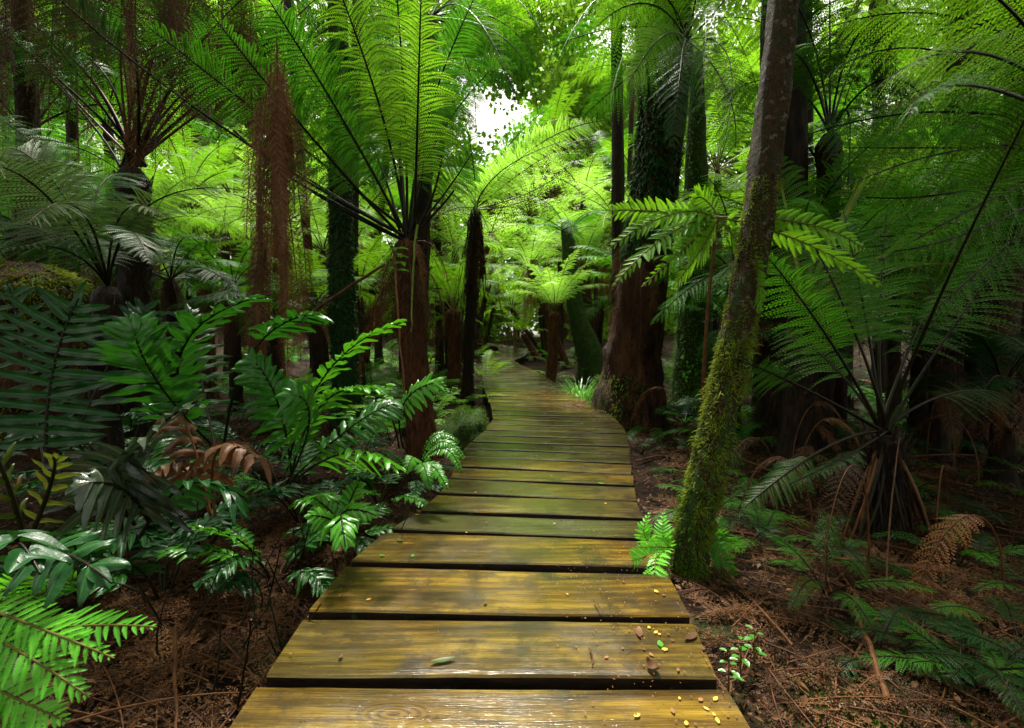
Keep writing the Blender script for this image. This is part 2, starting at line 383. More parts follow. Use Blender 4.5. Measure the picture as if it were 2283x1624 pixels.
for lf in ('dead', 'rust'):
    for i, (a0, a1, k) in enumerate([(-15, -84, .2), (-45, -88, .25), (20, -86, .25), (-70, -92, .4)]):
        proto((lf, i), lf, 1.9, a0, a1, k, 'stipeb', W=.28, n=24, m=10, stipe=.1, theta=22, droop=.5, rr=.008, pl=.4, cap=.95, fold=.4, curl=.07, gaps=.1, jit=.2, twist=rng.normal(0, .6))

def fibres(mb, pts, rad, count, length=(.05, .16), w=.004, mat=0, out=.5, down=True):
    pts = np.asarray(pts); k = len(pts); rad = np.broadcast_to(rad, (k,))
    f = rng.random(count) * (k - 1.01); i = f.astype(int); fr = (f - i)[:, None]
    c = pts[i] * (1 - fr) + pts[i + 1] * fr; r = (rad[i] * (1 - fr[:, 0]) + rad[i + 1] * fr[:, 0])[:, None]
    a = rng.random(count) * 6.283; o = np.stack([np.cos(a), np.sin(a), np.zeros(count)], -1)
    b = c + o * r * .95; ln = rng.uniform(*length, count)[:, None]
    z = np.array([0, 0, -1.0 if down else 1.0])
    dirv = nrm(z + o * rng.uniform(.05, out, (count, 1)) + rng.normal(0, .25, (count, 3)))
    s = np.stack([-np.sin(a), np.cos(a), rng.normal(0, .3, count)], -1) * w
    mid = b + dirv * ln * .5 + o * ln * .12; tip = b + dirv * ln
    V = np.stack([b - s, b + s, mid + s * .8, mid - s * .8, tip + s * .2, tip - s * .2], 1).reshape(-1, 3)
    kx = np.arange(count)[:, None] * 6
    mb.add(V, np.concatenate([kx + [0, 1, 2, 3], kx + [3, 2, 4, 5]]), mat)

def fern_trunk(parent, base, top, r0, r1, mat='fibre', stubs=50, nf=900, bend=.05):
    base = np.asarray(base, float); top = np.asarray(top, float); t = np.linspace(0, 1, 30)[:, None]
    side = rng.normal(0, bend, 3) * [1, 1, 0]
    pts = base * (1 - t) + top * t + side * np.sin(t * math.pi)
    rad = (r0 + (r1 - r0) * t[:, 0]) * (1 + .5 * np.exp(-t[:, 0] * 12)); rad[-3:] *= [1.15, 1.1, .6]
    mb = MB(); tube(mb, pts, rad, 18, 0, .16)
    fibres(mb, pts, rad, nf, (.04, .15), .0035, 0)
    for _ in range(stubs):
        f = rng.random() ** .6; i = int(f * 28); a = rng.random() * 6.283; o = np.array([math.cos(a), math.sin(a), 0])
        b = pts[i] + o * rad[i] * .8; ln = rng.uniform(.04, .12)
        tube(mb, [b, b + (o * .6 + [0, 0, .8]) * ln * .6, b + (o * .8 + [0, 0, 1.3]) * ln], [.012, .009, .006], 5, 0)
    mb.build('trunk', [M[mat]], parent); return pts

def crown(parent, c, n, leaf, scale=1., kinds=(0, 1, 1, 2, 3), az0=0, azr=(0, 360), dead=0, deadmat='dead', dscale=.8, dk=(0, 1, 2, 3)):
    c = np.asarray(c) - np.array(parent.location)
    for i in range(n):
        az = math.radians(azr[0] + (azr[1] - azr[0]) * (i + .5) / n + rng.normal(0, 9)); kd = kinds[int(rng.integers(len(kinds)))]
        o = np.array([math.cos(az), math.sin(az), 0]) * .04 * scale
        use('frond', PROTO[(leaf, kd)], parent, tuple(c + o + [0, 0, rng.uniform(-.06, .04)]), (rng.normal(0, .1), rng.normal(0, .08), az), scale * rng.uniform(.8, 1.15))
    for i in range(dead):
        az = rng.random() * 6.283; o = np.array([math.cos(az), math.sin(az), 0]) * .1 * scale
        use('dead_frond', PROTO[(deadmat, int(rng.choice(dk)))], parent, tuple(c + o + [0, 0, rng.uniform(-.9, .0) * scale if i % 2 else -.05]), (rng.normal(0, .12), rng.normal(0, .12), az), dscale * rng.uniform(.7, 1.15))

def facing(ctrl, b):
    c = np.asarray(ctrl, float); s0 = np.cross(c[1] - c[0], c[-1] - c[0]); ch = nrm(c[-1] - c[0])
    s0 = nrm(s0) if np.linalg.norm(s0) > 1e-4 else nrm(np.cross(ch, (0, .3, 1)))
    sf = nrm(np.cross(ch, nrm(c[1] - CAM))); s0 = s0 if s0 @ sf >= 0 else -s0
    return nrm(s0 * (1 - b) + sf * b)
def frondP(parent, a_, mid_, b_, W, leaf, name='frond', stipem='stipe', **kw):
    """one frond drawn through three points (px, py, depth)"""
    pa, pm, pb = P(*a_), P(*mid_), P(*b_); mb = MB(); cc_ = through(pa, pm, pb); kw.setdefault('side', facing(cc_, kw.pop('face', .45))); fern(mb, cc_, W, **kw)
    return mb.build(name, mats(leaf, stipem), parent)
def hardP(parent, a, m, b, W, leaf, name='frond', stipem='stipe', **kw):
    if leaf in ('gloss', 'glossb'): kw['hw'] = kw.get('hw', .022) * 1.3; W *= 1.15
    cc_ = through(P(*a), P(*m), P(*b)); kw.setdefault('side', facing(cc_, kw.pop('face', .35))); mb = MB(); hardfern(mb, cc_, W, **kw); return mb.build(name, mats(leaf, stipem), parent)

# ================================================================== THE SETTING
# ground sheet
xs = np.concatenate([np.linspace(-60, -7, 20)[:-1], np.linspace(-7, 7, 120), np.linspace(7, 60, 20)[1:]])
ys = np.concatenate([np.linspace(-20, -1, 12)[:-1], np.linspace(-1, 14, 130), np.linspace(14, 90, 50)[1:]])
V = np.array([[x, y, gz(x, y)] for y in ys for x in xs]); nx, ny = len(xs), len(ys)
i, j = np.meshgrid(np.arange(ny - 1), np.arange(nx - 1), indexing='ij')
mb = MB(); mb.add(V, np.stack([i * nx + j, i * nx + j + 1, (i + 1) * nx + j + 1, (i + 1) * nx + j], -1).reshape(-1, 4), 0, True)
tag(mb.build('ground', [M['soil']]), kind='structure')

# ------------------------------------------------------------------ boardwalk
def deckpt(x, y):
    lo, hi = .6, 40.
    f = lambda d: P(x, y, d)[2] - deck_z(d)
    for _ in range(50):
        mid = (lo + hi) / 2
        if f(mid) > 0: lo = mid
        else: hi = mid
    return P(x, y, lo)
LR = [((300, 1990), (1870, 1990)), ((516, 1624), (1669, 1624)), ((586, 1508), (1607, 1514)), ((692, 1355), (1532, 1367)), ((784, 1245), (1478, 1262)), ((868, 1180), (1449, 1206)),
      ((935, 1138), (1432, 1158)), ((985, 1098), (1420, 1113)), ((1008, 1060), (1411, 1078)), ((1020, 1025), (1408, 1042)), ((1032, 1000), (1406, 1014)), ((1058, 977), (1403, 988)),
      ((1084, 958), (1397, 967)), ((1098, 935), (1381, 942)), ((1097, 912), (1350, 918)), ((1088, 889), (1305, 893)), ((1079, 868), (1265, 869)), ((1075, 850), (1229, 849)),
      ((1075, 830), (1196, 829)), ((1077, 814), (1162, 814)), ((1083, 802), (1146, 804)), ((1098, 790), (1166, 796)), ((1112, 781), (1179, 786)), ((1110, 774), (1168, 777)), ((1085, 769), (1130, 770)), ((1050, 766), (1085, 765))]
Lp = np.array([deckpt(*a) for a, b in LR]); Rp = np.array([deckpt(*b) for a, b in LR])
Cc = (Lp + Rp) / 2; sacc = np.concatenate([[0], np.cumsum(np.linalg.norm(np.diff(Cc, axis=0), axis=1))])
def smoothi(A, s):
    out = np.array([np.interp(s + o, sacc, A[:, k]) for o in (-.18, 0, .18) for k in range(3)]).reshape(3, 3); return out[0] * .25 + out[1] * .5 + out[2] * .25
bw = thing('boardwalk', 'wet yellow-brown plank boardwalk winding away through the tree ferns', 'boardwalk', (0, 1.4, 0))
gaps_y = [1520, 1375, 1265, 1193, 1149, 1109]
cuts = [float(np.interp(deckpt(1141, g)[1], Cc[:, 1], sacc)) for g in gaps_y]
cuts = [cuts[0] - .62, cuts[0] - .31] + cuts
while cuts[-1] < sacc[-1] - .4: cuts.append(cuts[-1] + rng.uniform(.30, .35))
TK = .07
for s0, s1 in zip(cuts[:-1], cuts[1:]):
    if s0 < 0: continue
    gap = rng.uniform(.046, .060); a, b = s0 + gap * .5, s1 - gap * .5
    tl, tr = rng.normal(0, .003, 2)
    l0, r0, l1, r1 = smoothi(Lp, a), smoothi(Rp, a), smoothi(Lp, b), smoothi(Rp, b)
    e = rng.normal(0, .006, 4); ax = nrm(r0 - l0)
    l0 = l0 - ax * e[0]; l1 = l1 - ax * e[1]; r0 = r0 + ax * e[2]; r1 = r1 + ax * e[3]
    K = 15; rows = []
    for q in np.linspace(0, 1, K):
        f = l0 * (1 - q) + r0 * q; g = l1 * (1 - q) + r1 * q; w = nrm(g - f); z = np.array([0, 0, 1.0])
        zo = tl * (1 - q) + tr * q + .0025 * math.sin(q * 5 + s0 * 9)
        f = f + w * .0035 * noise.noise(Vector((q * 9, s0 * 5, 1))); g = g + w * .0035 * noise.noise(Vector((q * 9, s0 * 5, 7)))
        c = .006
        pr = [f - z * TK, f - z * c + z * zo, f + w * c + z * zo, f + w * (c + .02) + z * (zo + .001), (f + g) / 2 + z * (zo + .0015), g - w * (c + .02) + z * (zo + .001), g - w * c + z * zo, g - z * c + z * zo, g - z * TK]
        rows.append(pr)
    V = np.array(rows); m_ = V.shape[1]
    i, j = np.meshgrid(np.arange(K - 1), np.arange(m_), indexing='ij'); j2 = (j + 1) % m_
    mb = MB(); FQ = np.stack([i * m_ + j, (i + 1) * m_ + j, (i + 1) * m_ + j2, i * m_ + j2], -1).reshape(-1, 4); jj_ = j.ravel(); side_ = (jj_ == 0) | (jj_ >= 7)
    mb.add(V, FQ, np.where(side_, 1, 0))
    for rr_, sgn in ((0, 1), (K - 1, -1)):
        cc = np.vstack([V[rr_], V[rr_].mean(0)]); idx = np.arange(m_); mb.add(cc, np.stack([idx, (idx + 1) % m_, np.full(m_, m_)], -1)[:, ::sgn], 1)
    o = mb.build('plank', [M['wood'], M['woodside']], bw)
for k in (.14, .5, .86):
    mb = MB(); ss = np.arange(.2, sacc[-1] - .3, .35)
    c = np.array([smoothi(Lp, s) * (1 - k) + smoothi(Rp, s) * k for s in ss]); c[:, 2] -= TK + .052
    d = nrm(np.gradient(c, axis=0)); sd = np.cross(d, [0, 0, 1.0]) * .035; z = np.array([0, 0, .05])
    V = np.stack([c - sd - z, c + sd - z, c + sd + z, c - sd + z], 1); n_ = len(c)
    i, j = np.meshgrid(np.arange(n_ - 1), np.arange(4), indexing='ij')
    mb.add(V, np.stack([i * 4 + j, i * 4 + (j + 1) % 4, (i + 1) * 4 + (j + 1) % 4, (i + 1) * 4 + j], -1).reshape(-1, 4), 0)
    mb.build('joist', [M['joist']], bw)

def on_deck(x, y):  # photo position -> point on the deck top
    p = deckpt(x, y); p[2] += .007; return p
def off_deck(x, y, margin=.05):
    s = float(np.interp(y, Cc[:, 1], sacc)); l, r = smoothi(Lp, s), smoothi(Rp, s)
    return x < l[0] - margin or x > r[0] + margin or y > 30

exec_parts = []
# ================================================================== FERNS AND TREES
def ground_pt(x, y): return np.array([x, y, gz(x, y)])

# ---- 1 the big tree fern beside the walk, left of the middle
C1 = P(905, 535, 5.0); B1 = ground_pt(P(945, 900, 5.0)[0], 5.0)
t1 = thing('tree_fern', 'large tree fern with upright black stalks and red-brown fibrous trunk left of the boardwalk', 'tree fern', B1)
tp = fern_trunk(t1, B1, C1, .15, .13, 'fibre', 110, 2600, .03)
big = dict(n=36, m=18, stipe=.30, droop=.45, rr=.018, pl=.14, ribs=True, detail=1, jit=.12)
for m_, b_, W_, lf, kw in [
    ((850, 250, 4.7), (700, -160, 4.1), .60, 'lime', {}), ((760, 260, 4.6), (560, -60, 3.8), .55, 'fern', {}), ((715, 330, 4.5), (470, 30, 3.6), .55, 'fern', {}),
    ((900, 200, 5.2), (860, -260, 4.8), .62, 'lime', {}), ((955, 260, 5.2), (1075, -40, 4.9), .58, 'fern', {}), ((960, 340, 5.4), (1100, 150, 5.6), .50, 'fern', {}),
    ((820, 300, 5.6), (650, -40, 6.2), .62, 'fern', {}), ((880, 260, 5.8), (800, -80, 6.6), .62, 'fern', {}), ((950, 300, 5.9), (1010, 20, 6.6), .58, 'fern', {}),
    ((650, 310, 4.6), (330, 60, 3.9), .5, 'fern', {'stipe': .55}), ((520, 300, 4.4), (100, -30, 3.6), .5, 'dark', {'stipe': .8}),
    ((720, 420, 5.2), (530, 290, 5.2), .45, 'fern', {'stipe': .5}), ((800, 330, 5.0), (590, 40, 4.9), .6, 'fern', {}), ((930, 300, 4.6), (940, -60, 3.9), .55, 'lime', {}),
    ((985, 440, 5.1), (1060, 330, 5.3), .35, 'fern', {'stipe': .5, 'n': 24, 'm': 14})]:
    k = dict(big); k.update(kw); frondP(t1, (905 + rng.normal(0, 12), 535, 5.0), m_, b_, W_, lf, **k)
for m_, b_ in [((893, 400, 4.9), (895, 268, 4.85)), ((960, 450, 4.9), (985, 345, 4.8)), ((975, 470, 4.8), (1012, 425, 4.7)), ((700, 430, 4.7), (520, 290, 4.4)), ((760, 460, 4.7), (600, 370, 4.5)), ((935, 440, 4.9), (945, 330, 4.8))]:
    mb = MB(); pp, _ = bez(through(P(908, 540, 4.95), P(*m_), P(*b_)), np.linspace(0, 1, 10)); tube(mb, pp, np.linspace(.017, .009, 10), 6, 0); mb.build('broken_stalk', [M['stipe']], t1)
for i in range(16):
    az = rng.random() * 6.28; c = C1 - B1 + [math.cos(az) * .12, math.sin(az) * .12, rng.uniform(-.5, 0)]
    use('dead_frond', PROTO[('rust' if i % 2 else 'dead', int(rng.integers(4)))], t1, tuple(c), (rng.normal(0, .1), 0, az), rng.uniform(.4, .75))

# ---- 2 the brown curtain of dead fronds
for i in range(36):
    x0 = 614 + rng.uniform(-36, 34); dx = (rng.uniform(-5, 42) if i % 2 else -rng.uniform(-5, 42)); ln = rng.uniform(300, 620) if i > 5 else 680
    y0 = rng.uniform(75, 190) + abs(x0 - 614) * 2.2 if i < 22 else rng.uniform(260, 500); d = 3.9 + rng.normal(0, .12)
    if i >= 22: x0 += dx * .6
    base = P(x0, y0, d)
    t = thing('dead_frond', 'long rust-brown dead frond hanging in the narrow curtain left of the big tree fern', 'dead frond', base, 'dead fronds hanging in a narrow brown curtain')
    mb = MB(); fern(mb, through(base, P(x0 + dx * .8, y0 + ln * .45, d), P(x0 + dx, y0 + ln * .8, d + rng.normal(0, .1))), .12, n=30, m=9, stipe=.03, theta=38, droop=.25, rr=.004, pl=.4, cap=.95, fold=.45, lm=0, sm=1, curl=.05, jit=.12, side=(1, rng.normal(0, .5), 0))
    o = mb.build('leaflets', [M['rust'], M['stipeb'], M['rib']], t)
# the stalk that carries the curtain
b = P(900, 545, 5.0)

# ---- 3 tree fern at upper left with a dark crown and hanging dead fronds
C3 = P(295, 375, 5.6); B3 = ground_pt(P(310, 700, 5.6)[0], 5.6)
t3 = thing('tree_fern', 'dark tree fern at upper left with fanned stalks under a mass of brown hanging fronds', 'tree fern', B3)
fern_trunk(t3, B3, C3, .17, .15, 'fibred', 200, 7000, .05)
for i in range(24):
    a = (i + .5) / 24; x1 = -60 + 760 * a + rng.normal(0, 30); dd = 5.6 + rng.uniform(-1.1, 1.3)
    k = dict(n=30, m=14, stipe=.5, droop=.5, rr=.018, pl=.13)
    my = 190 - 60 * math.sin(a * 3.14) + rng.normal(0, 20)
    frondP(t3, (295 + rng.normal(0, 16), 372, 5.6), ((295 + x1 * 1.0) / 2 + rng.normal(0, 20), my + 20, (5.6 + dd) / 2), (x1 + (x1 - 295) * .35, -40 + rng.normal(0, 60) + 90 * abs(a - .5) * 2, dd), .5,
           ['dark', 'fern', 'dark'][i % 3], stipem='stipe' if i % 3 else 'stipeb', **k)
for i in range(130):
    x0 = rng.uniform(-60, 560); d = rng.uniform(4.0, 6.6); y0 = rng.uniform(-240, 140) * (1 if x0 < 480 else .8)
    base = P(x0, y0, d); ln = rng.uniform(170, 330); dx = rng.normal(0, 14)
    if i > 100: continue
    mb = MB(); fern(mb, through(base, P(x0 + dx * .5, y0 + ln * .5, d), P(x0 + dx, y0 + ln, d)), rng.uniform(.16, .26), n=20, m=9, stipe=.04, theta=30, droop=.4, rr=.005, pl=.4, cap=1.0, fold=.4, curl=.06, jit=.15, gaps=.05, side=(1, rng.normal(0, .6), 0))
    mb.build('dead_frond', mats('rust' if rng.random() < .25 else 'dead', 'stipeb'), t3)

# ---- centre slim dark tree fern with one bright frond
C14 = P(1060, 462, 8.6); B14 = ground_pt(P(1040, 850, 8.6)[0], 8.6)
t14 = thing('tree_fern', 'slim black tree fern with one big lime frond arching over the boardwalk', 'tree fern', B14)
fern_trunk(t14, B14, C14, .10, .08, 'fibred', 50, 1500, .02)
for m_, b_, W_, lf in [((1190, 330, 8.0), (1350, 268, 6.8), .62, 'young'), ((1120, 380, 7.8), (1270, 310, 6.6), .6, 'young'), ((1040, 425, 7.8), (990, 480, 6.8), .45, 'young'), ((1110, 380, 8.8), (1180, 300, 9.2), .5, 'lime'),
                       ((1050, 330, 8.6), (1020, 220, 8.8), .45, 'fern'), ((1130, 330, 8.4), (1240, 230, 8), .5, 'fern'), ((1000, 400, 9), (940, 420, 9.4), .5, 'lime')]:
    frondP(t14, (1060, 462, 8.6), m_, b_, W_, lf, n=34, m=18, stipe=.08, droop=.35, rr=.012, pl=.15, ribs=False, face=.6)
for i, (m_, b_) in enumerate([((1200, 420, 8.4), (1300, 340, 8)), ((1150, 455, 8.4), (1280, 400, 8.2)), ((1000, 470, 8.4), (930, 520, 8.3)), ((1250, 330, 7.8), (1340, 330, 7.6)), ((1180, 300, 8.6), (1300, 270, 8.6))]):
    frondP(t14, (1060, 466, 8.6), m_, b_, .5, 'dead', 'dead_frond', 'stipeb', n=26, m=12, stipe=.1, droop=1.0, theta=0, rr=.012, pl=.12, curl=.3, gaps=.2)
mb = MB()
for i in range(46):
    a = rng.random() * 6.28; x = math.cos(a) * rng.uniform(.08, .30); y = math.sin(a) * .2; z0 = C14[2] - rng.uniform(0, .5); z1 = max(B14[2], z0 - rng.uniform(.8, 3.2))
    zz = np.linspace(z0, z1, 9); tube(mb, np.stack([C14[0] + x * np.linspace(.4, 1, 9) + rng.normal(0, .012, 9) + (B14[0] - C14[0]) * (zz - z0) / (B14[2] - C14[2]), C14[1] + y + 0 * zz, zz], -1), .005, 4, 0)
fibres(mb, [C14, (C14 + B14) / 2, B14], [.11, .14, .12], 900, (.05, .2), .004)
mb.build('hanging_roots', [M['fibred']], t14)
for i in range(14):
    az = rng.random() * 6.28
    use('dead_frond', PROTO[('dead', 3)], t14, tuple(C14 - B14 + [0, 0, -.1]), (0, 0, az), rng.uniform(.6, .95))

# ---- ferns beyond, right of the walk
def simple_fern(px, py, d, basey, label, leaf, n, scale, r=.12, group=None, dead=6, kinds=(0, 1, 1, 2, 3), bmat='fibre', bx=None, deadmat='dead', nf=500):
    c = P(px, py, d); b = ground_pt(P(bx or px, py, d)[0], d)
    if b[2] > c[2] - .1: b[2] = c[2] - .25
    t = thing('tree_fern', label, 'tree fern', b, group)
    fern_trunk(t, b, c, r * 1.1, r, bmat, 20, nf, .03)
    crown(t, c, n, leaf, scale, kinds, dead=dead, deadmat=deadmat, dscale=scale * .8); return t
simple_fern(1237, 695, 11.0, 835, 'small vase-shaped tree fern with pale arching fronds right of the far boardwalk', 'pale', 20, .72, .12, dead=3, kinds=(0, 1, 1, 2), bx=1226)
simple_fern(1165, 745, 18.5, 0, 'low fern beside the second bend of the boardwalk', 'lime', 13, .8, .12, dead=3, kinds=(0, 1, 2, 3), bx=1200)
simple_fern(1300, 600, 13.0, 0, 'tall tree fern with rusty skirt behind the small vase-shaped one', 'pale', 15, .95, .16, dead=12, deadmat='rust', bx=1330)
simple_fern(1180, 600, 15.0, 0, 'tree fern with rust-coloured dead fronds over the far bend', 'pale', 15, .95, .10, dead=12, deadmat='rust', bx=1265)
simple_fern(1010, 690, 9.5, 0, 'lime fern half hidden behind the slim black trunk', 'lime', 15, .75, .14, dead=4)
simple_fern(455, 575, 8.2, 0, 'short-trunked fern with a spiky yellow-green crown among dead fronds at left', 'lime', 7, .35, .12, dead=9, deadmat='rust')
t5 = bpy.context.scene.collection.objects[-1].parent
for i in range(26):
    az = rng.random() * 6.28; c = P(455, 575, 8.2); e = c + np.array([math.cos(az) * .35, math.sin(az) * .35, rng.uniform(.25, .5)])
    mb = MB(); pp, _ = bez([c, (c + e) / 2 + [0, 0, .12], e], np.linspace(0, 1, 6)); tube(mb, pp, np.linspace(.02, .008, 6), 5, 0); mb.build('stalk', [M['stipeg']], t5)
bgl = 'bright green tree fern in the thicket beyond the boardwalk'
G_ = 'tree ferns of the far thicket'
k = 0
for (px, py, d, lf, sc) in [(1370, 540, 14, 'lime', 1.1), (1290, 470, 18, 'pale', 1.3), (1180, 480, 19, 'pale', 1.2), (1100, 600, 18, 'lime', 1.1), (1420, 420, 16, 'lime', 1.3), (980, 560, 13, 'lime', 1.1),
                            (900, 660, 12, 'lime', 1.0), (780, 540, 11, 'lime', 1.2), (700, 620, 12.5, 'lime', 1.1), (560, 560, 12, 'pale', 1.2), (520, 440, 15, 'pale', 1.4), (420, 430, 13, 'lime', 1.3),
                            (610, 420, 17, 'pale', 1.5), (200, 520, 12, 'fern', 1.2), (80, 400, 11, 'fern', 1.3), (330, 620, 10, 'fern', 1.0), (50, 600, 9, 'teal', 1.0), (1600, 380, 15, 'lime', 1.4), (1560, 560, 12, 'fern', 1.1),
                            (1720, 300, 13, 'lime', 1.5), (1850, 420, 11, 'fern', 1.4), (2000, 250, 12, 'lime', 1.5), (2200, 350, 10, 'fern', 1.4), (1250, 640, 20, 'lime', 1.2), (1140, 690, 22, 'lime', 1.2),
                            (1060, 700, 20, 'lime', 1.2), (840, 420, 15, 'fern', 1.5), (960, 400, 22, 'fern', 1.8), (1330, 380, 24, 'fern', 1.9), (1220, 360, 28, 'lime', 1.9), (1460, 560, 20, 'pale', 1.5), (700, 480, 22, 'pale', 1.8), (400, 560, 20, 'pale', 1.8), (250, 420, 20, 'lime', 1.9)]:
    xw = P(px, py, d)[0]; cxw = float(np.interp(d, Cc[:, 1], Cc[:, 0])); bxx = px
    if d < 26 and abs(xw - cxw) < 1.5: bxx = CX + F * (cxw + (1.6 if xw > cxw else -1.6)) / d
    simple_fern(px, py, d, 0, bgl, lf, 15, sc, .10, G_, dead=12, nf=150, kinds=(0, 1, 2, 3, 4), bmat='fibred', bx=bxx, deadmat='rust' if k % 3 == 0 else 'dead'); k += 1
for n_ in range(75):
    y = rng.uniform(5.5, 19); x = rng.uniform(1.5, 6.5) * (1 if n_ % 2 else -1) * (y / 9) ** .6 + (.4 if y < 9 else 0)
    if not off_deck(x, y, .5): continue
    g = ground_pt(x, y); t = thing('ground_fern', 'low ground fern among the trunks ' + ('left' if x < 0 else 'right') + ' of the boardwalk', 'fern', g, 'ground ferns among the trunks ' + ('left' if x < 0 else 'right'))
    crown(t, g, 9, rng.choice(['lime', 'fern', 'lime', 'fern'] if x < 0 or y > 11 else ['fern', 'dark']), rng.uniform(.4, .62), (1, 2, 3, 3))
for (px, py, d, bx_, lf, sc_) in [(800, -120, 8, 770, 'lime', 1.2), (1420, -80, 9, 1470, 'fern', 1.1), (640, -20, 9.5, 700, 'lime', 1.2), (1000, 170, 13, 930, 'fern', 1.1), (1410, 150, 15, 1400, 'lime', 1.2),
                                 (160, -20, 8.5, 140, 'fern', 1.2), (1950, -30, 8, 1990, 'lime', 1.2), (2150, 60, 7.5, 2220, 'fern', 1.2), (880, 160, 11, 800, 'lime', 1.2)]:
    simple_fern(px, py, d, 0, 'tall tree fern high among the crowns behind the nearer ferns', lf, 15, sc_, .08, 'tall tree ferns of the upper layer', dead=9, nf=200, bmat='fibred', bx=bx_, kinds=(1, 2, 3, 3, 4))
RW = 'low-crowned fern filling the shade right of the boardwalk'; LW = 'low-crowned fern filling the thicket left of the boardwalk'; CW = 'bright low fern lit in the middle distance beside the boardwalk'
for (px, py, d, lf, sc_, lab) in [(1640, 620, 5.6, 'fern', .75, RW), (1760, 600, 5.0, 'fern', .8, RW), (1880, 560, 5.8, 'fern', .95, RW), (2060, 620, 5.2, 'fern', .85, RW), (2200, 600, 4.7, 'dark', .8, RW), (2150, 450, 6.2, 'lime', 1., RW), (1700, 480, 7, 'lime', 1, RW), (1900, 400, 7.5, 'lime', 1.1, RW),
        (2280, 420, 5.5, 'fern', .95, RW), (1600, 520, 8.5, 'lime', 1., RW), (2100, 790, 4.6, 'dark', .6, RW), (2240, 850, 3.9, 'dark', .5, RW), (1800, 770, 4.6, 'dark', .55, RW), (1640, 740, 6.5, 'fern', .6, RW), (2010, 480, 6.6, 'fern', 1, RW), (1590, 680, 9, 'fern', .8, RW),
        (60, 300, 6.5, 'fern', 1, LW), (150, 560, 6.2, 'teal', .8, LW), (380, 620, 6.6, 'dark', .7, LW), (520, 640, 7, 'fern', .7, LW), (600, 700, 6, 'dark', .55, LW), (700, 680, 7.2, 'lime', .7, LW), (800, 660, 8.4, 'lime', .8, LW), (330, 500, 8.5, 'lime', 1, LW), (500, 500, 10, 'pale', 1, LW), (620, 500, 9, 'pale', 1, LW),
        (420, 430, 11, 'lime', 1.1, LW), (240, 280, 9.5, 'fern', 1.2, LW), (130, 420, 8, 'lime', 1, LW), (720, 560, 10, 'pale', .9, LW), (30, 500, 7, 'fern', .9, LW),
        (1000, 630, 10.5, 'lime', .8, CW), (1015, 560, 12, 'pale', .9, CW), (1095, 520, 14.5, 'pale', 1, CW), (975, 480, 12, 'lime', 1, CW), (1375, 490, 12, 'pale', 1, CW), (1300, 430, 15, 'pale', 1.1, CW), (1400, 620, 10, 'fern', .7, CW), (1340, 690, 12.5, 'fern', .6, CW), (1190, 520, 20, 'pale', 1.3, CW), (1110, 640, 21, 'lime', 1.1, CW), (1000, 720, 12, 'lime', .55, CW), (1250, 560, 17, 'pale', 1.1, CW)]:
    xw = P(px, py, d)[0]; cxw = float(np.interp(d, Cc[:, 1], Cc[:, 0])); bxx = px
    if d < 26 and abs(xw - cxw) < 1.3: bxx = CX + F * (cxw + (1.4 if xw > cxw else -1.4)) / d
    simple_fern(px, py, d, 0, lab, lf, 13, sc_, .08, {RW: 'low ferns in the right shade', LW: 'low ferns in the left thicket', CW: 'bright low ferns of the middle distance'}[lab], dead=7, nf=200, kinds=(1, 2, 3, 3, 4), bmat='fibred', bx=bxx, deadmat='rust' if k % 2 else 'dead'); k += 1

# ---- big brown trunk right of the walk
def big_trunk(pts, rad, mats_, name='trunk', parent=None, n=30, b=.12, root=0., seg=46):
    pts = np.asarray(pts); t = np.linspace(0, 1, len(pts)); q = np.linspace(0, 1, seg)
    c = np.stack([np.interp(q, t, pts[:, k]) for k in range(3)], -1)
    for _ in range(4): c[1:-1] = (c[:-2] + 2 * c[1:-1] + c[2:]) / 4
    r = np.interp(q, t, rad)
    for _ in range(3): r[1:-1] = (r[:-2] + 2 * r[1:-1] + r[2:]) / 4
    mb = MB(); tube(mb, c, r, n, 0, b); return mb, c, r
d12 = 6.9
bt = ground_pt(P(1400, 930, d12)[0], d12)
T12 = thing('old_tree', 'massive soft-barked brown trunk swelling at its base beside the boardwalk bend', 'tree', bt)
mb, c12, r12 = big_trunk([bt + [-.02, 0, -.15], P(1402, 890, d12), P(1412, 800, d12), P(1425, 700, d12), P(1440, 560, d12), P(1462, 380, d12), P(1478, 200, d12), P(1490, 0, d12), P(1500, -400, d12)],
                         [.62, .52, .42, .36, .33, .31, .29, .27, .22], None, b=.13)
fibres(mb, c12, r12, 16000, (.03, .13), .006)
mb.build('trunk', [M['bigbark']], T12)
mb = MB(); sel = slice(22, 40); fibres(mb, c12[sel], r12[sel] * 1.08, 9000, (.05, .12), .012, 0, 1.2); mb.build('climbing_foliage', [M['dark']], T12)
mb = MB(); fibres(mb, c12[:10] - [.12, .06, 0], r12[:10] * .98, 2200, (.02, .05), .006, 0, 1.5, False); mb.build('moss', [M['mossg']], T12)
for i in range(14):
    d = 6.32; x0 = rng.uniform(1385, 1440); y0 = rng.uniform(560, 690); base = P(x0, y0, d)
    mb = MB(); fern(mb, through(base, P(x0 + rng.normal(0, 8), y0 + 70, d - .1), P(x0 + rng.normal(0, 12), y0 + rng.uniform(110, 170), d - .05)), .15, n=24, m=10, stipe=.03, theta=18, droop=.4, rr=.005, pl=.3, curl=.12, side=(1, rng.normal(0, .4), 0))
    mb.build('dead_frond', mats('dead', 'stipeb'), T12)

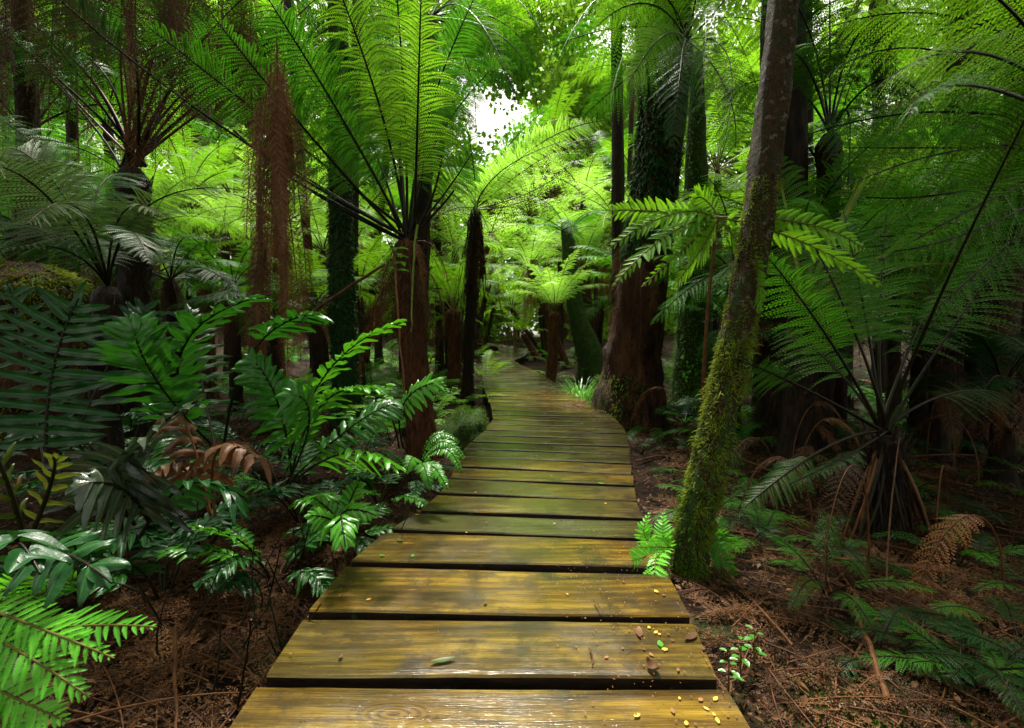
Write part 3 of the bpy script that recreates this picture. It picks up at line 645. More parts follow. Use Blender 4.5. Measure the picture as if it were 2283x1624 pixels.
# ---- mossy trunk behind
b13 = ground_pt(P(1545, 870, 7.8)[0], 7.8)
T13 = thing('mossy_tree', 'upright trunk furred with bright green moss along its left edge, behind the leaning trunk', 'tree', b13)
mb, c, r = big_trunk([b13 - [0, 0, .1], P(1545, 860, 7.8), P(1548, 760, 7.8), P(1550, 600, 7.8), P(1552, 350, 7.8), P(1555, 120, 7.8)], [.42, .34, .29, .26, .17, .08], None)
mb.build('trunk', [M['mossd']], T13)
mb = MB(); fibres(mb, c - [.05, .02, 0], r * 1.0, 6000, (.02, .05), .006, 0, 1.4, True); mb.build('moss', [M['mossg']], T13)

# ---- mossy leaning trunk right
d11 = 2.45
b11 = ground_pt(P(1530, 1360, d11)[0], d11)
T11 = thing('mossy_tree', 'slender leaning trunk sleeved in yellow-green moss at the right edge of the boardwalk', 'tree', b11)
mb, c11, r11 = big_trunk([b11 - [0, 0, .1], P(1532, 1330, d11), P(1530, 1250, d11), P(1560, 1120, d11), P(1592, 980, 2.47), P(1618, 860, 2.5), P(1650, 720, 2.53), P(1680, 560, 2.56), P(1703, 400, 2.6), P(1722, 240, 2.62), P(1742, 60, 2.65), P(1760, -150, 2.7), P(1790, -500, 2.75)],
                         [.11, .098, .086, .084, .082, .080, .080, .080, .080, .082, .078, .075, .07], None, b=.16, seg=70)
mb.build('trunk', [M['bark']], T11)
zmoss = P(1690, 400, 2.6)[2]; ks = [i for i in range(70) if c11[i][2] < zmoss]; k1 = len(ks)
mb, c_, r_ = MB(), c11[:k1], r11[:k1]
tube(mb, c_, r_ * np.interp(np.arange(k1), [0, k1 * .6, k1], [1.05, .99, .86]), 26, 0, .30)
clump = []
ph = rng.random(6) * 6
for i in range(42000 // 2):
    pass
def moss_on(mb, c, r, count, ln, w, side=(-1, -.5, 0), bias=.6, mat=0, clump=3.5, thr=-.1, thick=.35):
    k = len(c); f = rng.random(count) * (k - 1.01); i = f.astype(int); fr = (f - i)[:, None]
    p = c[i] * (1 - fr) + c[i + 1] * fr; rad = (r[i] * (1 - fr[:, 0]) + r[i + 1] * fr[:, 0])
    a = rng.random(count) * 6.283; o = np.stack([np.cos(a), np.sin(a), 0 * a], -1)
    cl = np.array([noise.noise(Vector((float(x) * clump, float(y) * clump, float(z) * clump))) for x, y, z in (p + o * .3)])
    keep = (cl > thr - bias * (o @ np.array(side)) * .4 - .05) | (rng.random(count) < .12)
    p, rad, a, o, cl = p[keep], rad[keep][:, None], a[keep], o[keep], cl[keep][:, None]
    n = len(p); hgt = np.clip(cl - thr, 0, .6)
    b = p + o * rad * (1 + thick * hgt * rng.random((n, 1)))
    L = (ln * (.5 + rng.random((n, 1))) * (.6 + 1.4 * hgt))
    dv = nrm(o * .9 + rng.normal(0, .55, (n, 3)) + [0, 0, -.1]); s = nrm(np.cross(dv, rng.normal(0, 1, (n, 3)))) * w
    mid = b + dv * L * .55; tip = b + dv * L + [0, 0, -1] * L * .25
    V = np.stack([b - s * .7, b + s * .7, mid + s, mid - s, tip + s * .15, tip - s * .15], 1).reshape(-1, 3); kx = np.arange(n)[:, None] * 6
    mb.add(V, np.concatenate([kx + [0, 1, 2, 3], kx + [3, 2, 4, 5]]), mat)
kk_ = int(k1 * .74)
moss_on(mb, c_[:kk_], r_[:kk_], 20000, .020, .0026, mat=1, clump=6, thr=.02, thick=.5)
moss_on(mb, c_[:kk_], r_[:kk_], 4000, .034, .0028, mat=1, clump=9, thr=.10, thick=.9)
moss_on(mb, c_[kk_ - 4:], r_[kk_ - 4:], 9000, .014, .0024, mat=1, clump=8, thr=.04, thick=.4)
mb.build('moss', [M['mossd'], M['mosst']], T11)
mb = MB()
moss_on(mb, c_[:20], r_[:20] * 1.08, 7000, .018, .0026, mat=0, thr=.0, clump=8)
mb.build('moss', [M['mossg']], T11)

# ---- far leaning dark mossy trunk
bb = ground_pt(P(1325, 830, 11.5)[0], 11.5); TT = thing('leaning_tree', 'dark mossy trunk leaning right of the small vase-shaped tree fern', 'tree', bb)
mb, c, r = big_trunk([bb - [0, 0, .1], P(1318, 790, 11.5), P(1290, 720, 11.6), P(1275, 640, 11.8), P(1268, 560, 12), P(1262, 500, 12.2)], [.46, .34, .24, .2, .17, .13], None); mb.build('trunk', [M['mossd']], TT)
mb = MB(); fibres(mb, c, r, 3000, (.03, .08), .01, 0, 1.4); mb.build('moss', [M['dark']], TT)
crown(TT, P(1264, 520, 12.2), 14, 'fern', .85, (1, 2, 3, 3, 4), dead=9, dscale=.7)

# ---- other background trunks
TL = [(770, 600, 6.3, .15, 750, 'broad dark trunk wrapped in small climbing leaves behind the big tree fern', 'mossd'),
      (440, 300, 17, .3, 452, 'pale straight trunk far off between the left tree ferns', 'bark'), (545, 300, 15, .3, 543, 'yellow-mossed trunk far off beside the brown curtain', 'bark'), (1385, 500, 8.8, .12, 1372, 'thin dark trunk hung with roots left of the massive trunk', 'fibred'),
      (1800, 500, 7, .12, 1790, 'black upright trunk among the right-hand ferns', 'fibred'), (1750, 900, 5.2, .26, 1745, 'broad rotting trunk hung with dead fronds between the mossy tree and the black-stalked fern', 'fibred'),
      (2120, 500, 7.5, .2, 2150, 'dark trunk deep in the shade at the far right', 'fibred')]
for x, y, d, r0, x2, lab, mt in TL:
    b = ground_pt(P(x, y, d)[0], d); t = thing('tree', lab, 'tree', b)
    mb, c, r = big_trunk([b - [0, 0, .1], b + [0, 0, .3], P((x + x2) / 2, y, d), P(x2, -250, d)], [r0 * 1.5, r0 * 1.15, r0, r0 * .75], None); fibres(mb, c, r, 1800, (.05, .2), .005)
    mb.build('trunk', [M[mt]], t)
    if 'climbing' in lab:
        mb = MB(); fibres(mb, c[8:40], r[8:40] * 1.1, 9000, (.03, .06), .014, 0, 1.6); mb.build('climbing_foliage', [M['dark']], t)
    if 'rotting' in lab or 'roots' in lab :
        for i in range(16):
            a = rng.random() * 6.28; z = rng.uniform(.7, 3.2)
            use('dead_frond', PROTO[('dead' if i % 3 else 'rust', 3)], t, tuple(np.array([math.cos(a) * r0, math.sin(a) * r0, z])), (0, 0, a), rng.uniform(.45, .8))

# ---- right: black-stalked tree fern
C21 = P(1970, 965, 3.0); B21 = ground_pt(P(1965, 1240, 3.0)[0], 3.05)
t21 = thing('tree_fern', 'short black-stalked tree fern with a skirt of dark bare stalks at right', 'tree fern', B21)
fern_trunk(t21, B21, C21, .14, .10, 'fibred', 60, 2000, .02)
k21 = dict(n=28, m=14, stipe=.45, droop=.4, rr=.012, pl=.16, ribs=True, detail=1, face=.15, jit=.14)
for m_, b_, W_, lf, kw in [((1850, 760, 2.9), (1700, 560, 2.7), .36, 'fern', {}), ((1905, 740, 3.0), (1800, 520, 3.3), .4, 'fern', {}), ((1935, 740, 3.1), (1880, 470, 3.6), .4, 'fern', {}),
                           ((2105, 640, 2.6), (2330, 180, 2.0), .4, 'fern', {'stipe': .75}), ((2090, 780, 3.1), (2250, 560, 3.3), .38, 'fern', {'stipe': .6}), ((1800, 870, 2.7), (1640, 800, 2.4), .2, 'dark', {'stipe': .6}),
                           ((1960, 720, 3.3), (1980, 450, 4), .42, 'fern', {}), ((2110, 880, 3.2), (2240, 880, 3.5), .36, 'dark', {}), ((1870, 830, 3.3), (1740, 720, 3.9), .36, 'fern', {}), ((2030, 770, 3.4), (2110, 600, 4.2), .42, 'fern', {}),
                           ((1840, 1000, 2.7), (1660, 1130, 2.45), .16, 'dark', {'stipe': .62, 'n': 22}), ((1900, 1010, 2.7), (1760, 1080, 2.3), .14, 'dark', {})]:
    k = dict(k21); k.update(kw); frondP(t21, (1970 + rng.normal(0, 9), 962, 3.0), m_, b_, W_, lf, **k)
for i in range(22):
    x1 = rng.uniform(1840, 2110); y1 = rng.uniform(1180, 1420); d1 = 3.0 + rng.uniform(-.45, .35)
    mb = MB(); pp, _ = bez(through(P(1970 + rng.normal(0, 12), 985, 3.0), P((1970 + x1) / 2 + rng.normal(0, 12), 1090, (3 + d1) / 2 - .02), P(x1, y1, d1)), np.linspace(0, 1, 9)); pp[:, 2] = np.maximum(pp[:, 2], B21[2] + .01)
    tube(mb, pp, np.linspace(.013, .006, 9), 6, 0, 0); mb.build('dead_stalk', [M['stipe' if i % 5 else 'stipeb']], t21)
for i in range(7):
    use('dead_frond', PROTO[('dead', int(rng.integers(4)))], t21, tuple(C21 - B21 + [0, 0, -.08]), (0, 0, rng.random() * 6.28), rng.uniform(.3, .5))

# ---- right upper ferns: spread of light fronds from crowns outside the frame
NC = {'n': 24, 'm': 12, 'face': .6, 'droop': .5, 'cap': 1.05, 'stipe': .15, 'rr': .009}
def frond_set(name_label, base, specs, dflt, mat='fern', stipem='stipe', bx=None, bd=None):
    b = P(*base); g = ground_pt(P(bx or base[0], 0, bd or base[2])[0], bd or base[2]); t = thing('tree_fern', name_label, 'tree fern', g)
    fern_trunk(t, g, b, .13, .11, 'fibred', 30, 600, .02)
    for s in specs:
        m_, b_, W_, lf = s[:4]; k = dict(dflt)
        if len(s) > 4: k.update(s[4])
        frondP(t, base, m_, b_, W_, lf, stipem=stipem, **k)
    return t
kb = dict(n=32, m=16, stipe=.22, droop=.45, rr=.013, pl=.14, ribs=True, jit=.12)
frond_set('tree fern whose pale fronds sweep in from the upper right corner', (2480, 330, 3.2),
          [((2230, 130, 2.7), (1950, 200, 2.1), .38, 'pale'), ((2200, 60, 3.3), (1850, 60, 3.6), .5, 'lime'), ((2150, 250, 3.2), (1800, 300, 3.2), .4, 'teal'), ((2250, 20, 2.8), (2050, -60, 2.2), .5, 'lime'),
           ((2200, 330, 3.4), (1880, 330, 3.8), .45, 'fern'), ((2220, 200, 2.3), (2020, 260, 1.7), .3, 'fern'), ((2180, 420, 3.0), (1930, 440, 2.9), .33, 'fern'), ((2250, 480, 2.8), (2000, 560, 2.6), .3, 'fern'), ((2170, 330, 3.0), (1880, 420, 2.8), .26, 'lime', NC), ((2220, 440, 2.8), (1950, 590, 2.6), .24, 'lime', NC), ((2120, 120, 3.2), (1840, 170, 3.0), .3, 'lime', NC), ((2230, 560, 3.0), (2050, 720, 2.8), .24, 'fern', NC), ((2160, 20, 3.4), (1900, -10, 3.2), .3, 'lime', NC)], kb)
frond_set('tree fern with paired yellow-green stalks crossing the right side', (1790, 680, 4.2),
          [((1920, 420, 4.2), (2080, 180, 4.2), .55, 'lime', {'stipe': .55}), ((1900, 440, 4.3), (2010, 230, 4.5), .5, 'lime', {'stipe': .5}), ((1960, 520, 4.4), (2160, 380, 4.6), .5, 'fern', {'stipe': .4}), ((1990, 560, 4.2), (2240, 450, 4), .45, 'fern', {'stipe': .35}),
           ((1760, 500, 4.6), (1720, 330, 5), .5, 'fern'), ((1830, 450, 4.9), (1850, 230, 5.6), .55, 'fern'), ((2000, 600, 4), (2200, 600, 3.6), .4, 'fern')], dict(kb, rr=.024), stipem='stipeg')
frond_set('tall tree fern whose blue-green fronds hang behind the leaning trunk top', (1850, 300, 5.0),
          [((1800, 60, 4.9), (1700, -60, 4.6), .5, 'teal'), ((1900, 100, 4.6), (2000, 40, 4.2), .55, 'teal'), ((1960, 180, 4.5), (2080, 240, 4.1), .55, 'teal'), ((1800, 150, 4.8), (1740, 120, 4.3), .5, 'fern'), ((1850, 60, 5.4), (1850, -150, 5.8), .55, 'lime'),
           ((1950, 60, 5.4), (2100, -40, 5.8), .6, 'lime'), ((1740, 180, 5.2), (1600, 230, 5.3), .5, 'fern'), ((1760, 90, 5.4), (1600, 40, 5.6), .55, 'lime'), ((1890, 250, 4.6), (1890, 420, 4.3), .4, 'teal'), ((1960, 240, 5.4), (2160, 160, 5.4), .6, 'lime')], dict(kb, stipe=.18))
frond_set('tree fern spreading fronds above the massive brown trunk', (1530, 90, 6.4),
          [((1450, 10, 5.1), (1330, 60, 4.8), .5, 'lime'), ((1480, 80, 4.9), (1400, 190, 4.4), .45, 'pale'), ((1600, 20, 5.0), (1660, -80, 4.4), .5, 'lime'), ((1520, 130, 4.8), (1500, 330, 4.3), .4, 'teal'), ((1610, 180, 4.8), (1640, 330, 4.4), .42, 'fern'),
           ((1400, 60, 5.9), (1220, 110, 6.4), .55, 'fern'), ((1430, 150, 5.8), (1300, 260, 6), .45, 'fern'), ((1560, -80, 5.6), (1540, -200, 6), .5, 'fern'), ((1470, -20, 5.6), (1350, -60, 5.8), .5, 'lime'), ((1400, -30, 5.2), (1250, 120, 4.4), .36, 'fern', NC), ((1570, 30, 4.9), (1560, 230, 4.0), .32, 'lime', NC), ((1430, 70, 5.2), (1360, 240, 4.4), .32, 'lime', NC), ((1620, 120, 5.0), (1610, 330, 4.2), .32, 'fern', NC)], dict(kb, stipe=.12), bx=1450, bd=8.0)
frond_set('tree fern arching bright fronds over the top centre', (960, 40, 6.6),
          [((1100, 40, 7.0), (1210, 150, 6.6), .55, 'fern'), ((1090, 110, 7.2), (1150, 230, 7.0), .5, 'teal'), ((1080, 20, 7.4), (1190, 60, 8), .55, 'lime'), ((1100, -30, 5.8), (1230, 120, 5.0), .36, 'fern', NC), ((1040, 20, 5.6), (1140, 190, 4.8), .34, 'lime', NC), ((860, -40, 5.6), (730, 110, 4.8), .34, 'fern', NC), ((1130, 90, 6.2), (1200, 260, 5.8), .36, 'fern', NC), ((1050, 60, 7), (1120, 120, 6.6), .5, 'fern'), ((1150, -60, 7.2), (1300, 0, 7), .6, 'lime'), ((900, 0, 7.2), (800, 60, 6.8), .6, 'fern'), ((940, 130, 7.0), (900, 300, 6.4), .55, 'fern'),
           ((1040, 140, 6.8), (1060, 290, 6.4), .5, 'fern'), ((1000, -80, 7), (980, -200, 6.4), .55, 'lime'), ((860, 90, 7.6), (720, 190, 8), .6, 'fern'), ((980, 170, 7.8), (960, 360, 8), .5, 'fern')], dict(kb, stipe=.1), bx=915, bd=6.2)

# ---- fern with fronds crossing in front of the big trunk and the leaning trunk
t23 = frond_set('fern with broad green fronds spread before the massive trunk', (1610, 490, 2.9), [], kb) if False else None
b23 = P(1600, 485, 2.7); g23 = ground_pt(b23[0] + .05, 2.9)
t23 = thing('slender_fern', 'slender-stalked fern holding broad light green fronds before the massive trunk', 'fern', g23)
mb = MB(); pp, _ = bez([g23, (g23 + b23) / 2 + [-.1, 0, 0], b23], np.linspace(0, 1, 20)); tube(mb, pp, np.linspace(.016, .008, 20), 7, 0); mb.build('stalk', [M['stipeb']], t23)
kq = dict(n=20, m=17, stipe=.04, droop=.12, rr=.005, pl=.17, ribs=True, detail=2, theta=30, fold=.1)
for a_, m_, b_, W_, kw in [((1600, 485, 2.7), (1790, 540, 2.5), (1965, 640, 2.35), .16, {}), ((1600, 485, 2.7), (1800, 500, 2.55), (1930, 560, 2.55), .15, {}), ((1600, 488, 2.7), (1560, 560, 2.6), (1500, 640, 2.5), .13, {}), ((1590, 485, 2.7), (1480, 530, 2.6), (1365, 640, 2.5), .14, {}),
                           ((1590, 485, 2.7), (1490, 480, 2.65), (1350, 560, 2.65), .14, {}), ((1590, 485, 2.7), (1440, 470, 2.7), (1350, 470, 2.9), .13, {}), ((1600, 480, 2.7), (1560, 440, 2.75), (1530, 470, 2.7), .12, {}), ((1605, 490, 2.7), (1680, 600, 2.5), (1690, 700, 2.4), .12, {}), ((1590, 490, 2.7), (1540, 540, 2.6), (1430, 640, 2.45), .13, {})]:
    k = dict(kq); k.update(kw); frondP(t23, a_, m_, b_, W_, 'lime', stipem='rib', **k)

# ---- left: grey green spread of fronds
b4 = (240, 640, 3.3); B4 = ground_pt(P(*b4)[0], 3.3)
t4 = thing('low_tree_fern', 'low fern with dull grey-green and dusty fronds spreading at left', 'fern', B4)
fern_trunk(t4, B4, P(*b4), .09, .08, 'fibred', 30, 500, .02)
for m_, b_, W_, lf in [((60, 400, 2.7), (-160, 420, 2.2), .42, 'grey'), ((130, 420, 3.0), (20, 330, 2.9), .42, 'grey'), ((330, 460, 3.2), (545, 425, 3.0), .22, 'grey'), ((180, 470, 2.9), (60, 500, 2.4), .36, 'grey'), ((270, 480, 3.1), (360, 480, 3.0), .3, 'grey'),
                       ((150, 560, 2.9), (0, 560, 2.5), .3, 'teal'), ((280, 520, 2.9), (335, 590, 2.6), .26, 'teal'), ((210, 540, 3.5), (120, 470, 3.9), .34, 'dark'), ((110, 520, 3.6), (-60, 500, 3.9), .4, 'dark'), ((220, 420, 3.6), (330, 400, 4.2), .34, 'teal'), ((80, 330, 3.5), (-80, 260, 3.6), .42, 'fern')]:
    frondP(t4, b4, m_, b_, W_, lf, n=34, m=17, stipe=.25, droop=.28, rr=.008, pl=.14, ribs=True)

# ---- mossy bank at far left
bm = P(60, 640, 5.0)
tb = thing('mossy_stump', 'stump shaggy with brown and yellow-green moss at the left edge', 'stump', ground_pt(bm[0], 5.0))
mb, c, r = big_trunk([np.array(tb.location) - [0, 0, .1], P(60, 760, 5), P(65, 640, 5), P(60, 590, 5)], [.75, .62, .48, .18], None, b=.3, seg=24); mb.build('wood', [M['bigbark']], tb)
mb = MB(); moss_on(mb, c, r, 16000, .06, .006, thr=-.12); mb.build('moss', [M['mosst']], tb)

# ================================================================== strap-leaved hard ferns on the left
def hard_plant(x, y, z0, label, leaf, n, L, W, hw=.02, np_=12, elev=(35, 75), az=(0, 360), group=None, rr=.006, stipem='stipe', name='hard_fern', wave=.35, seg=10, leafs=None):
    b = ground_pt(x, y); t = thing(name, label, 'fern', b, group)
    for i in range(n):
        a = math.radians(az[0] + (az[1] - az[0]) * (i + rng.random()) / n); e = math.radians(rng.uniform(*elev)); l = L * rng.uniform(.75, 1.15)
        h = np.array([math.cos(a), math.sin(a), 0]); p1 = b + (h * math.cos(e) + [0, 0, math.sin(e)]) * l * .6; e2 = e - math.radians(rng.uniform(45, 85))
        p2 = p1 + (h * math.cos(e2) + [0, 0, math.sin(e2)]) * l * .5
        mb = MB(); hardfern(mb, [b + h * .02, p1, p2], W * rng.uniform(.8, 1.1), np_, hw, stipe=.38, rr=rr, wave=wave, seg=seg, side=np.cross(h, [0, 0, 1.0]))
        lf = leaf if leafs is None else leafs[int(rng.integers(len(leafs)))]
        mb.build('frond', mats(lf, stipem), t)
    return t
G2 = 'glossy hard ferns of the left bank'
# hand-placed fronds (photo position, metres ahead)
t6 = thing('hard_fern', 'glossy dark hard fern with an upright black stalk and level wavy leaflets at left', 'fern', ground_pt(P(110, 1000, 2.3)[0], 2.3))
hardP(t6, (108, 1090, 2.2), (112, 860, 2.25), (175, 665, 2.3), .46, 'glossd', n=13, hw=.026, theta=-4, droop=.02, wave=.4, rr=.009, stipe=.2, seg=14, side=(1, 0.1, 0))
hardP(t6, (108, 1090, 2.2), (60, 820, 2.6), (20, 640, 2.8), .32, 'glossd', n=12, hw=.024, theta=5, droop=.1, seg=12, side=(1, .2, 0))
hardP(t6, (120, 1090, 2.3), (250, 800, 2.7), (330, 690, 2.9), .34, 'glossd', n=12, hw=.024, theta=5, droop=.15, seg=12, side=(1, .2, .1))
t7 = thing('hard_fern', 'bright wavy-leaved hard fern rising highest in the middle of the left bank', 'fern', ground_pt(P(500, 1000, 2.6)[0], 2.6))
hardP(t7, (470, 1060, 2.5), (400, 800, 2.3), (610, 655, 2.0), .22, 'gloss', n=13, hw=.024, theta=30, droop=.25, wave=.5, rr=.007, stipe=.25, seg=13)
hardP(t7, (500, 990, 2.6), (560, 790, 2.4), (700, 700, 2.2), .20, 'gloss', n=9, hw=.022, theta=30, droop=.3, wave=.45, rr=.008, stipe=.62, seg=13)
hardP(t7, (480, 1000, 2.6), (350, 850, 2.2), (300, 720, 2.1), .26, 'gloss', n=11, hw=.024, theta=25, droop=.25, wave=.5, seg=13)
hardP(t7, (480, 1000, 2.6), (440, 800, 3.0), (420, 690, 3.2), .30, 'glossd', n=11, hw=.024, theta=20, droop=.2, wave=.4, seg=12)
t8 = thing('hard_fern', 'sunlit hard fern with shining apple-green leaflets arching beside the big tree fern trunk', 'fern', ground_pt(P(690, 1020, 2.6)[0], 2.6))
hardP(t8, (640, 1050, 2.5), (730, 830, 2.4), (905, 715, 2.4), .17, 'glossb', n=15, hw=.019, theta=30, droop=.3, wave=.5, rr=.006, stipe=.12, seg=12)
hardP(t8, (650, 1060, 2.5), (720, 900, 2.3), (850, 870, 2.2), .17, 'glossb', n=13, hw=.017, theta=25, droop=.3, wave=.45, seg=11)
hardP(t8, (650, 1060, 2.5), (620, 900, 2.3), (560, 800, 2.2), .2, 'gloss', n=13, hw=.019, theta=25, droop=.3, wave=.45, seg=11)
hardP(t8, (660, 1070, 2.5), (770, 1010, 2.2), (880, 1040, 1.95), .16, 'glossb', n=10, hw=.017, theta=20, droop=.5, wave=.3, seg=11)
hardP(t8, (650, 1060, 2.5), (690, 930, 2.1), (640, 880, 1.95), .17, 'gloss', n=11, hw=.018, theta=20, droop=.35, wave=.4, seg=11)
hardP(t8, (650, 1070, 2.5), (800, 940, 2.6), (890, 900, 2.7), .15, 'gloss', n=11, hw=.017, seg=10)
t9 = thing('hard_fern', 'small light green hard fern with a hand-like frond tip in front of the red trunk', 'fern', ground_pt(P(900, 990, 2.9)[0], 2.9))
hardP(t9, (900, 1000, 2.9), (900, 900, 2.7), (985, 850, 2.6), .14, 'glossb', n=8, hw=.017, theta=25, droop=.3, stipe=.45, seg=11)
hardP(t9, (890, 1000, 2.9), (860, 920, 2.8), (800, 950, 2.7), .13, 'glossb', n=9, hw=.015, seg=10)
t10 = thing('hard_fern', 'hard fern with ragged silvery-dark dying fronds at lower left', 'fern', ground_pt(P(270, 1190, 1.6)[0], 1.6))
hardP(t10, (270, 1180, 1.55), (310, 1010, 1.4), (440, 895, 1.35), .15, 'aged', n=7, hw=.024, theta=32, droop=.3, wave=.5, ragged=.12, seg=14, stipe=.35, rr=.006)
hardP(t10, (300, 1170, 1.5), (255, 1070, 1.4), (300, 1010, 1.38), .27, 'aged', n=6, hw=.026, theta=-15, droop=.35, wave=.3, ragged=.08, seg=14, stipe=.25, rr=.006, side=(1, .2, 0))
hardP(t10, (330, 1160, 1.5), (270, 1090, 1.35), (180, 1080, 1.25), .14, 'aged', n=6, hw=.024, theta=10, droop=.6, wave=.3, ragged=.1, seg=12)
hardP(t10, (310, 1200, 1.5), (420, 1080, 1.5), (530, 1120, 1.5), .16, 'glossd', n=8, hw=.022, theta=20, droop=.5, seg=12)
t11 = thing('hard_fern', 'hard fern with yellowing upright leaflets at the left edge', 'fern', ground_pt(P(20, 1160, 1.35)[0], 1.35))
hardP(t11, (60, 1230, 1.3), (10, 1060, 1.25), (-60, 930, 1.2), .10, 'yellow', n=7, hw=.011, theta=35, droop=.15, seg=12)
hardP(t11, (50, 1240, 1.3), (110, 1090, 1.25), (120, 1020, 1.2), .10, 'yellow', n=6, hw=.010, theta=30, droop=.2, seg=12)
hardP(t11, (40, 1300, 1.2), (110, 1230, 1.1), (250, 1300, 1.0), .13, 'glossd', n=5, hw=.024, theta=20, droop=.3, seg=12, wave=.3)
hardP(t11, (-60, 1330, 1.2), (0, 1200, 1.05), (90, 1280, .95), .13, 'glossd', n=5, hw=.026, theta=20, droop=.3, seg=12, wave=.3)
t12 = thing('hard_fern', 'hard fern with brown withered leaflets hanging in the middle of the left bank', 'fern', ground_pt(P(500, 1130, 2.0)[0], 2.0))
hardP(t12, (480, 1150, 2.0), (490, 1000, 1.95), (600, 1040, 1.9), .16, 'brownleaf', n=8, hw=.024, theta=-10, droop=.8, wave=.5, ragged=.12, seg=12, stipem='stipeb')
hardP(t12, (470, 1150, 2.0), (420, 960, 2.1), (380, 930, 2.1), .17, 'brownleaf', n=8, hw=.022, theta=10, droop=.6, wave=.5, ragged=.12, seg=12, stipem='stipeb')
hardP(t12, (470, 1150, 2.0), (400, 1040, 1.9), (330, 1100, 1.8), .15, 'brownleaf', n=7, hw=.022, theta=10, droop=.7, wave=.5, ragged=.12, seg=12, stipem='stipeb')
t13 = thing('hard_fern', 'bright small hard fern low at the deck edge beside the third plank', 'fern', ground_pt(P(760, 1230, 2.05)[0], 2.05))
for m_, b_, W_ in [((740, 1160, 1.95), (690, 1150, 1.85), .09), ((770, 1140, 2.0), (840, 1150, 1.95), .09), ((760, 1150, 1.9), (770, 1220, 1.75), .09), ((780, 1120, 2.1), (800, 1080, 2.1), .08), ((745, 1150, 2.1), (700, 1110, 2.1), .08)]:
    hardP(t13, (762, 1190, 2.05), m_, b_, W_, 'glossb', n=6, hw=.014, theta=28, droop=.3, seg=9, stipe=.3)
# filler hard ferns
fi = 0
for (x, y, lf, n, L, W, hw) in [(-1.9, 2.7, 'glossd', 7, .8, .24, .02), (-2.6, 3.1, 'glossd', 7, .8, .26, .021), (-1.45, 3.1, 'gloss', 7, .75, .2, .018), (-1.0, 3.4, 'gloss', 6, .6, .16, .015), (-3.3, 3.6, 'glossd', 6, .9, .25, .022), (-1.9, 3.7, 'glossd', 6, .8, .22, .019),
                                (-1.25, 2.35, 'gloss', 7, .6, .15, .016), (-1.65, 2.1, 'glossd', 6, .55, .17, .019), (-2.1, 2.2, 'glossd', 6, .6, .2, .02), (-2.4, 1.8, 'glossd', 5, .55, .2, .022), (-.85, 4.0, 'gloss', 6, .5, .13, .013), (-2.6, 4.4, 'glossd', 6, .8, .22, .02),
                                (-1.5, 4.3, 'gloss', 6, .7, .18, .017), (-3.6, 2.7, 'glossd', 6, .85, .24, .022), (-1.05, 2.75, 'gloss', 7, .5, .14, .015), (-3.9, 4.6, 'glossd', 6, .9, .22, .02)]:
    hard_plant(x, y, 0, 'glossy dark green hard fern crowded among its neighbours on the left bank', lf, n, L, W, hw, 11, (40, 78), group=G2, leafs=[lf, lf, 'gloss', 'glossd'] if lf == 'glossd' else [lf, lf, 'glossb', 'glossd'])

# ---- bright fern in the bottom left corner
t15 = thing('bright_fern', 'fresh bright green lacy fern in the bottom left corner', 'fern', ground_pt(-1.65, 1.05))
kk = dict(n=22, m=20, stipe=.02, droop=.1, rr=.0035, pl=.13, ribs=True, detail=2, theta=32, fold=.08)
pa = P(-120, 1370, 1.15)
for a_, m_, b_, W_ in [((-90, 1440, 1.15), (120, 1400, 1.1), (350, 1398, 1.06), .10), ((-110, 1330, 1.15), (60, 1390, 1.08), (255, 1468, 1.03), .095), ((-130, 1370, 1.15), (20, 1440, 1.05), (200, 1555, 1.0), .11), ((-140, 1470, 1.1), (0, 1540, 1.02), (150, 1610, .98), .10),
                       ((-120, 1480, 1.1), (-10, 1600, 1.0), (60, 1720, .95), .10), ((-60, 1380, 1.25), (40, 1300, 1.2), (150, 1300, 1.15), .09), ((-200, 1400, 1.1), (-80, 1480, 1.05), (-20, 1600, 1.0), .12), ((-40, 1330, 1.25), (70, 1330, 1.2), (240, 1250, 1.2), .07)]:
    frondP(t15, a_, m_, b_, W_, 'bfern', stipem='rib', **kk)

# ---- small fern at the left deck edge
t16 = thing('little_fern', 'little bright fern with arching ladder-like fronds at the left edge of the deck', 'fern', ground_pt(P(935, 1050, 3.0)[0], 3.0))
for m_, b_, kw in [((985, 985, 2.9), (1040, 1030, 2.8), {}), ((990, 1000, 2.85), (1030, 1060, 2.75), {}), ((970, 970, 3.0), (1030, 990, 3.0), {}), ((965, 1040, 2.75), (1000, 1095, 2.6), {}), ((920, 1020, 2.8), (905, 1060, 2.7), {}), ((945, 1040, 2.7), (960, 1095, 2.6), {})]:
    hardP(t16, (935, 1040, 3.0), m_, b_, .055, 'glossb', n=22, hw=.0075, theta=10, droop=.2, wave=.2, seg=5, stipe=.12, rr=.003, shape=lambda u: np.clip((u + .1) ** .4 * (1 - u) ** .6 * 1.5, .1, 1))

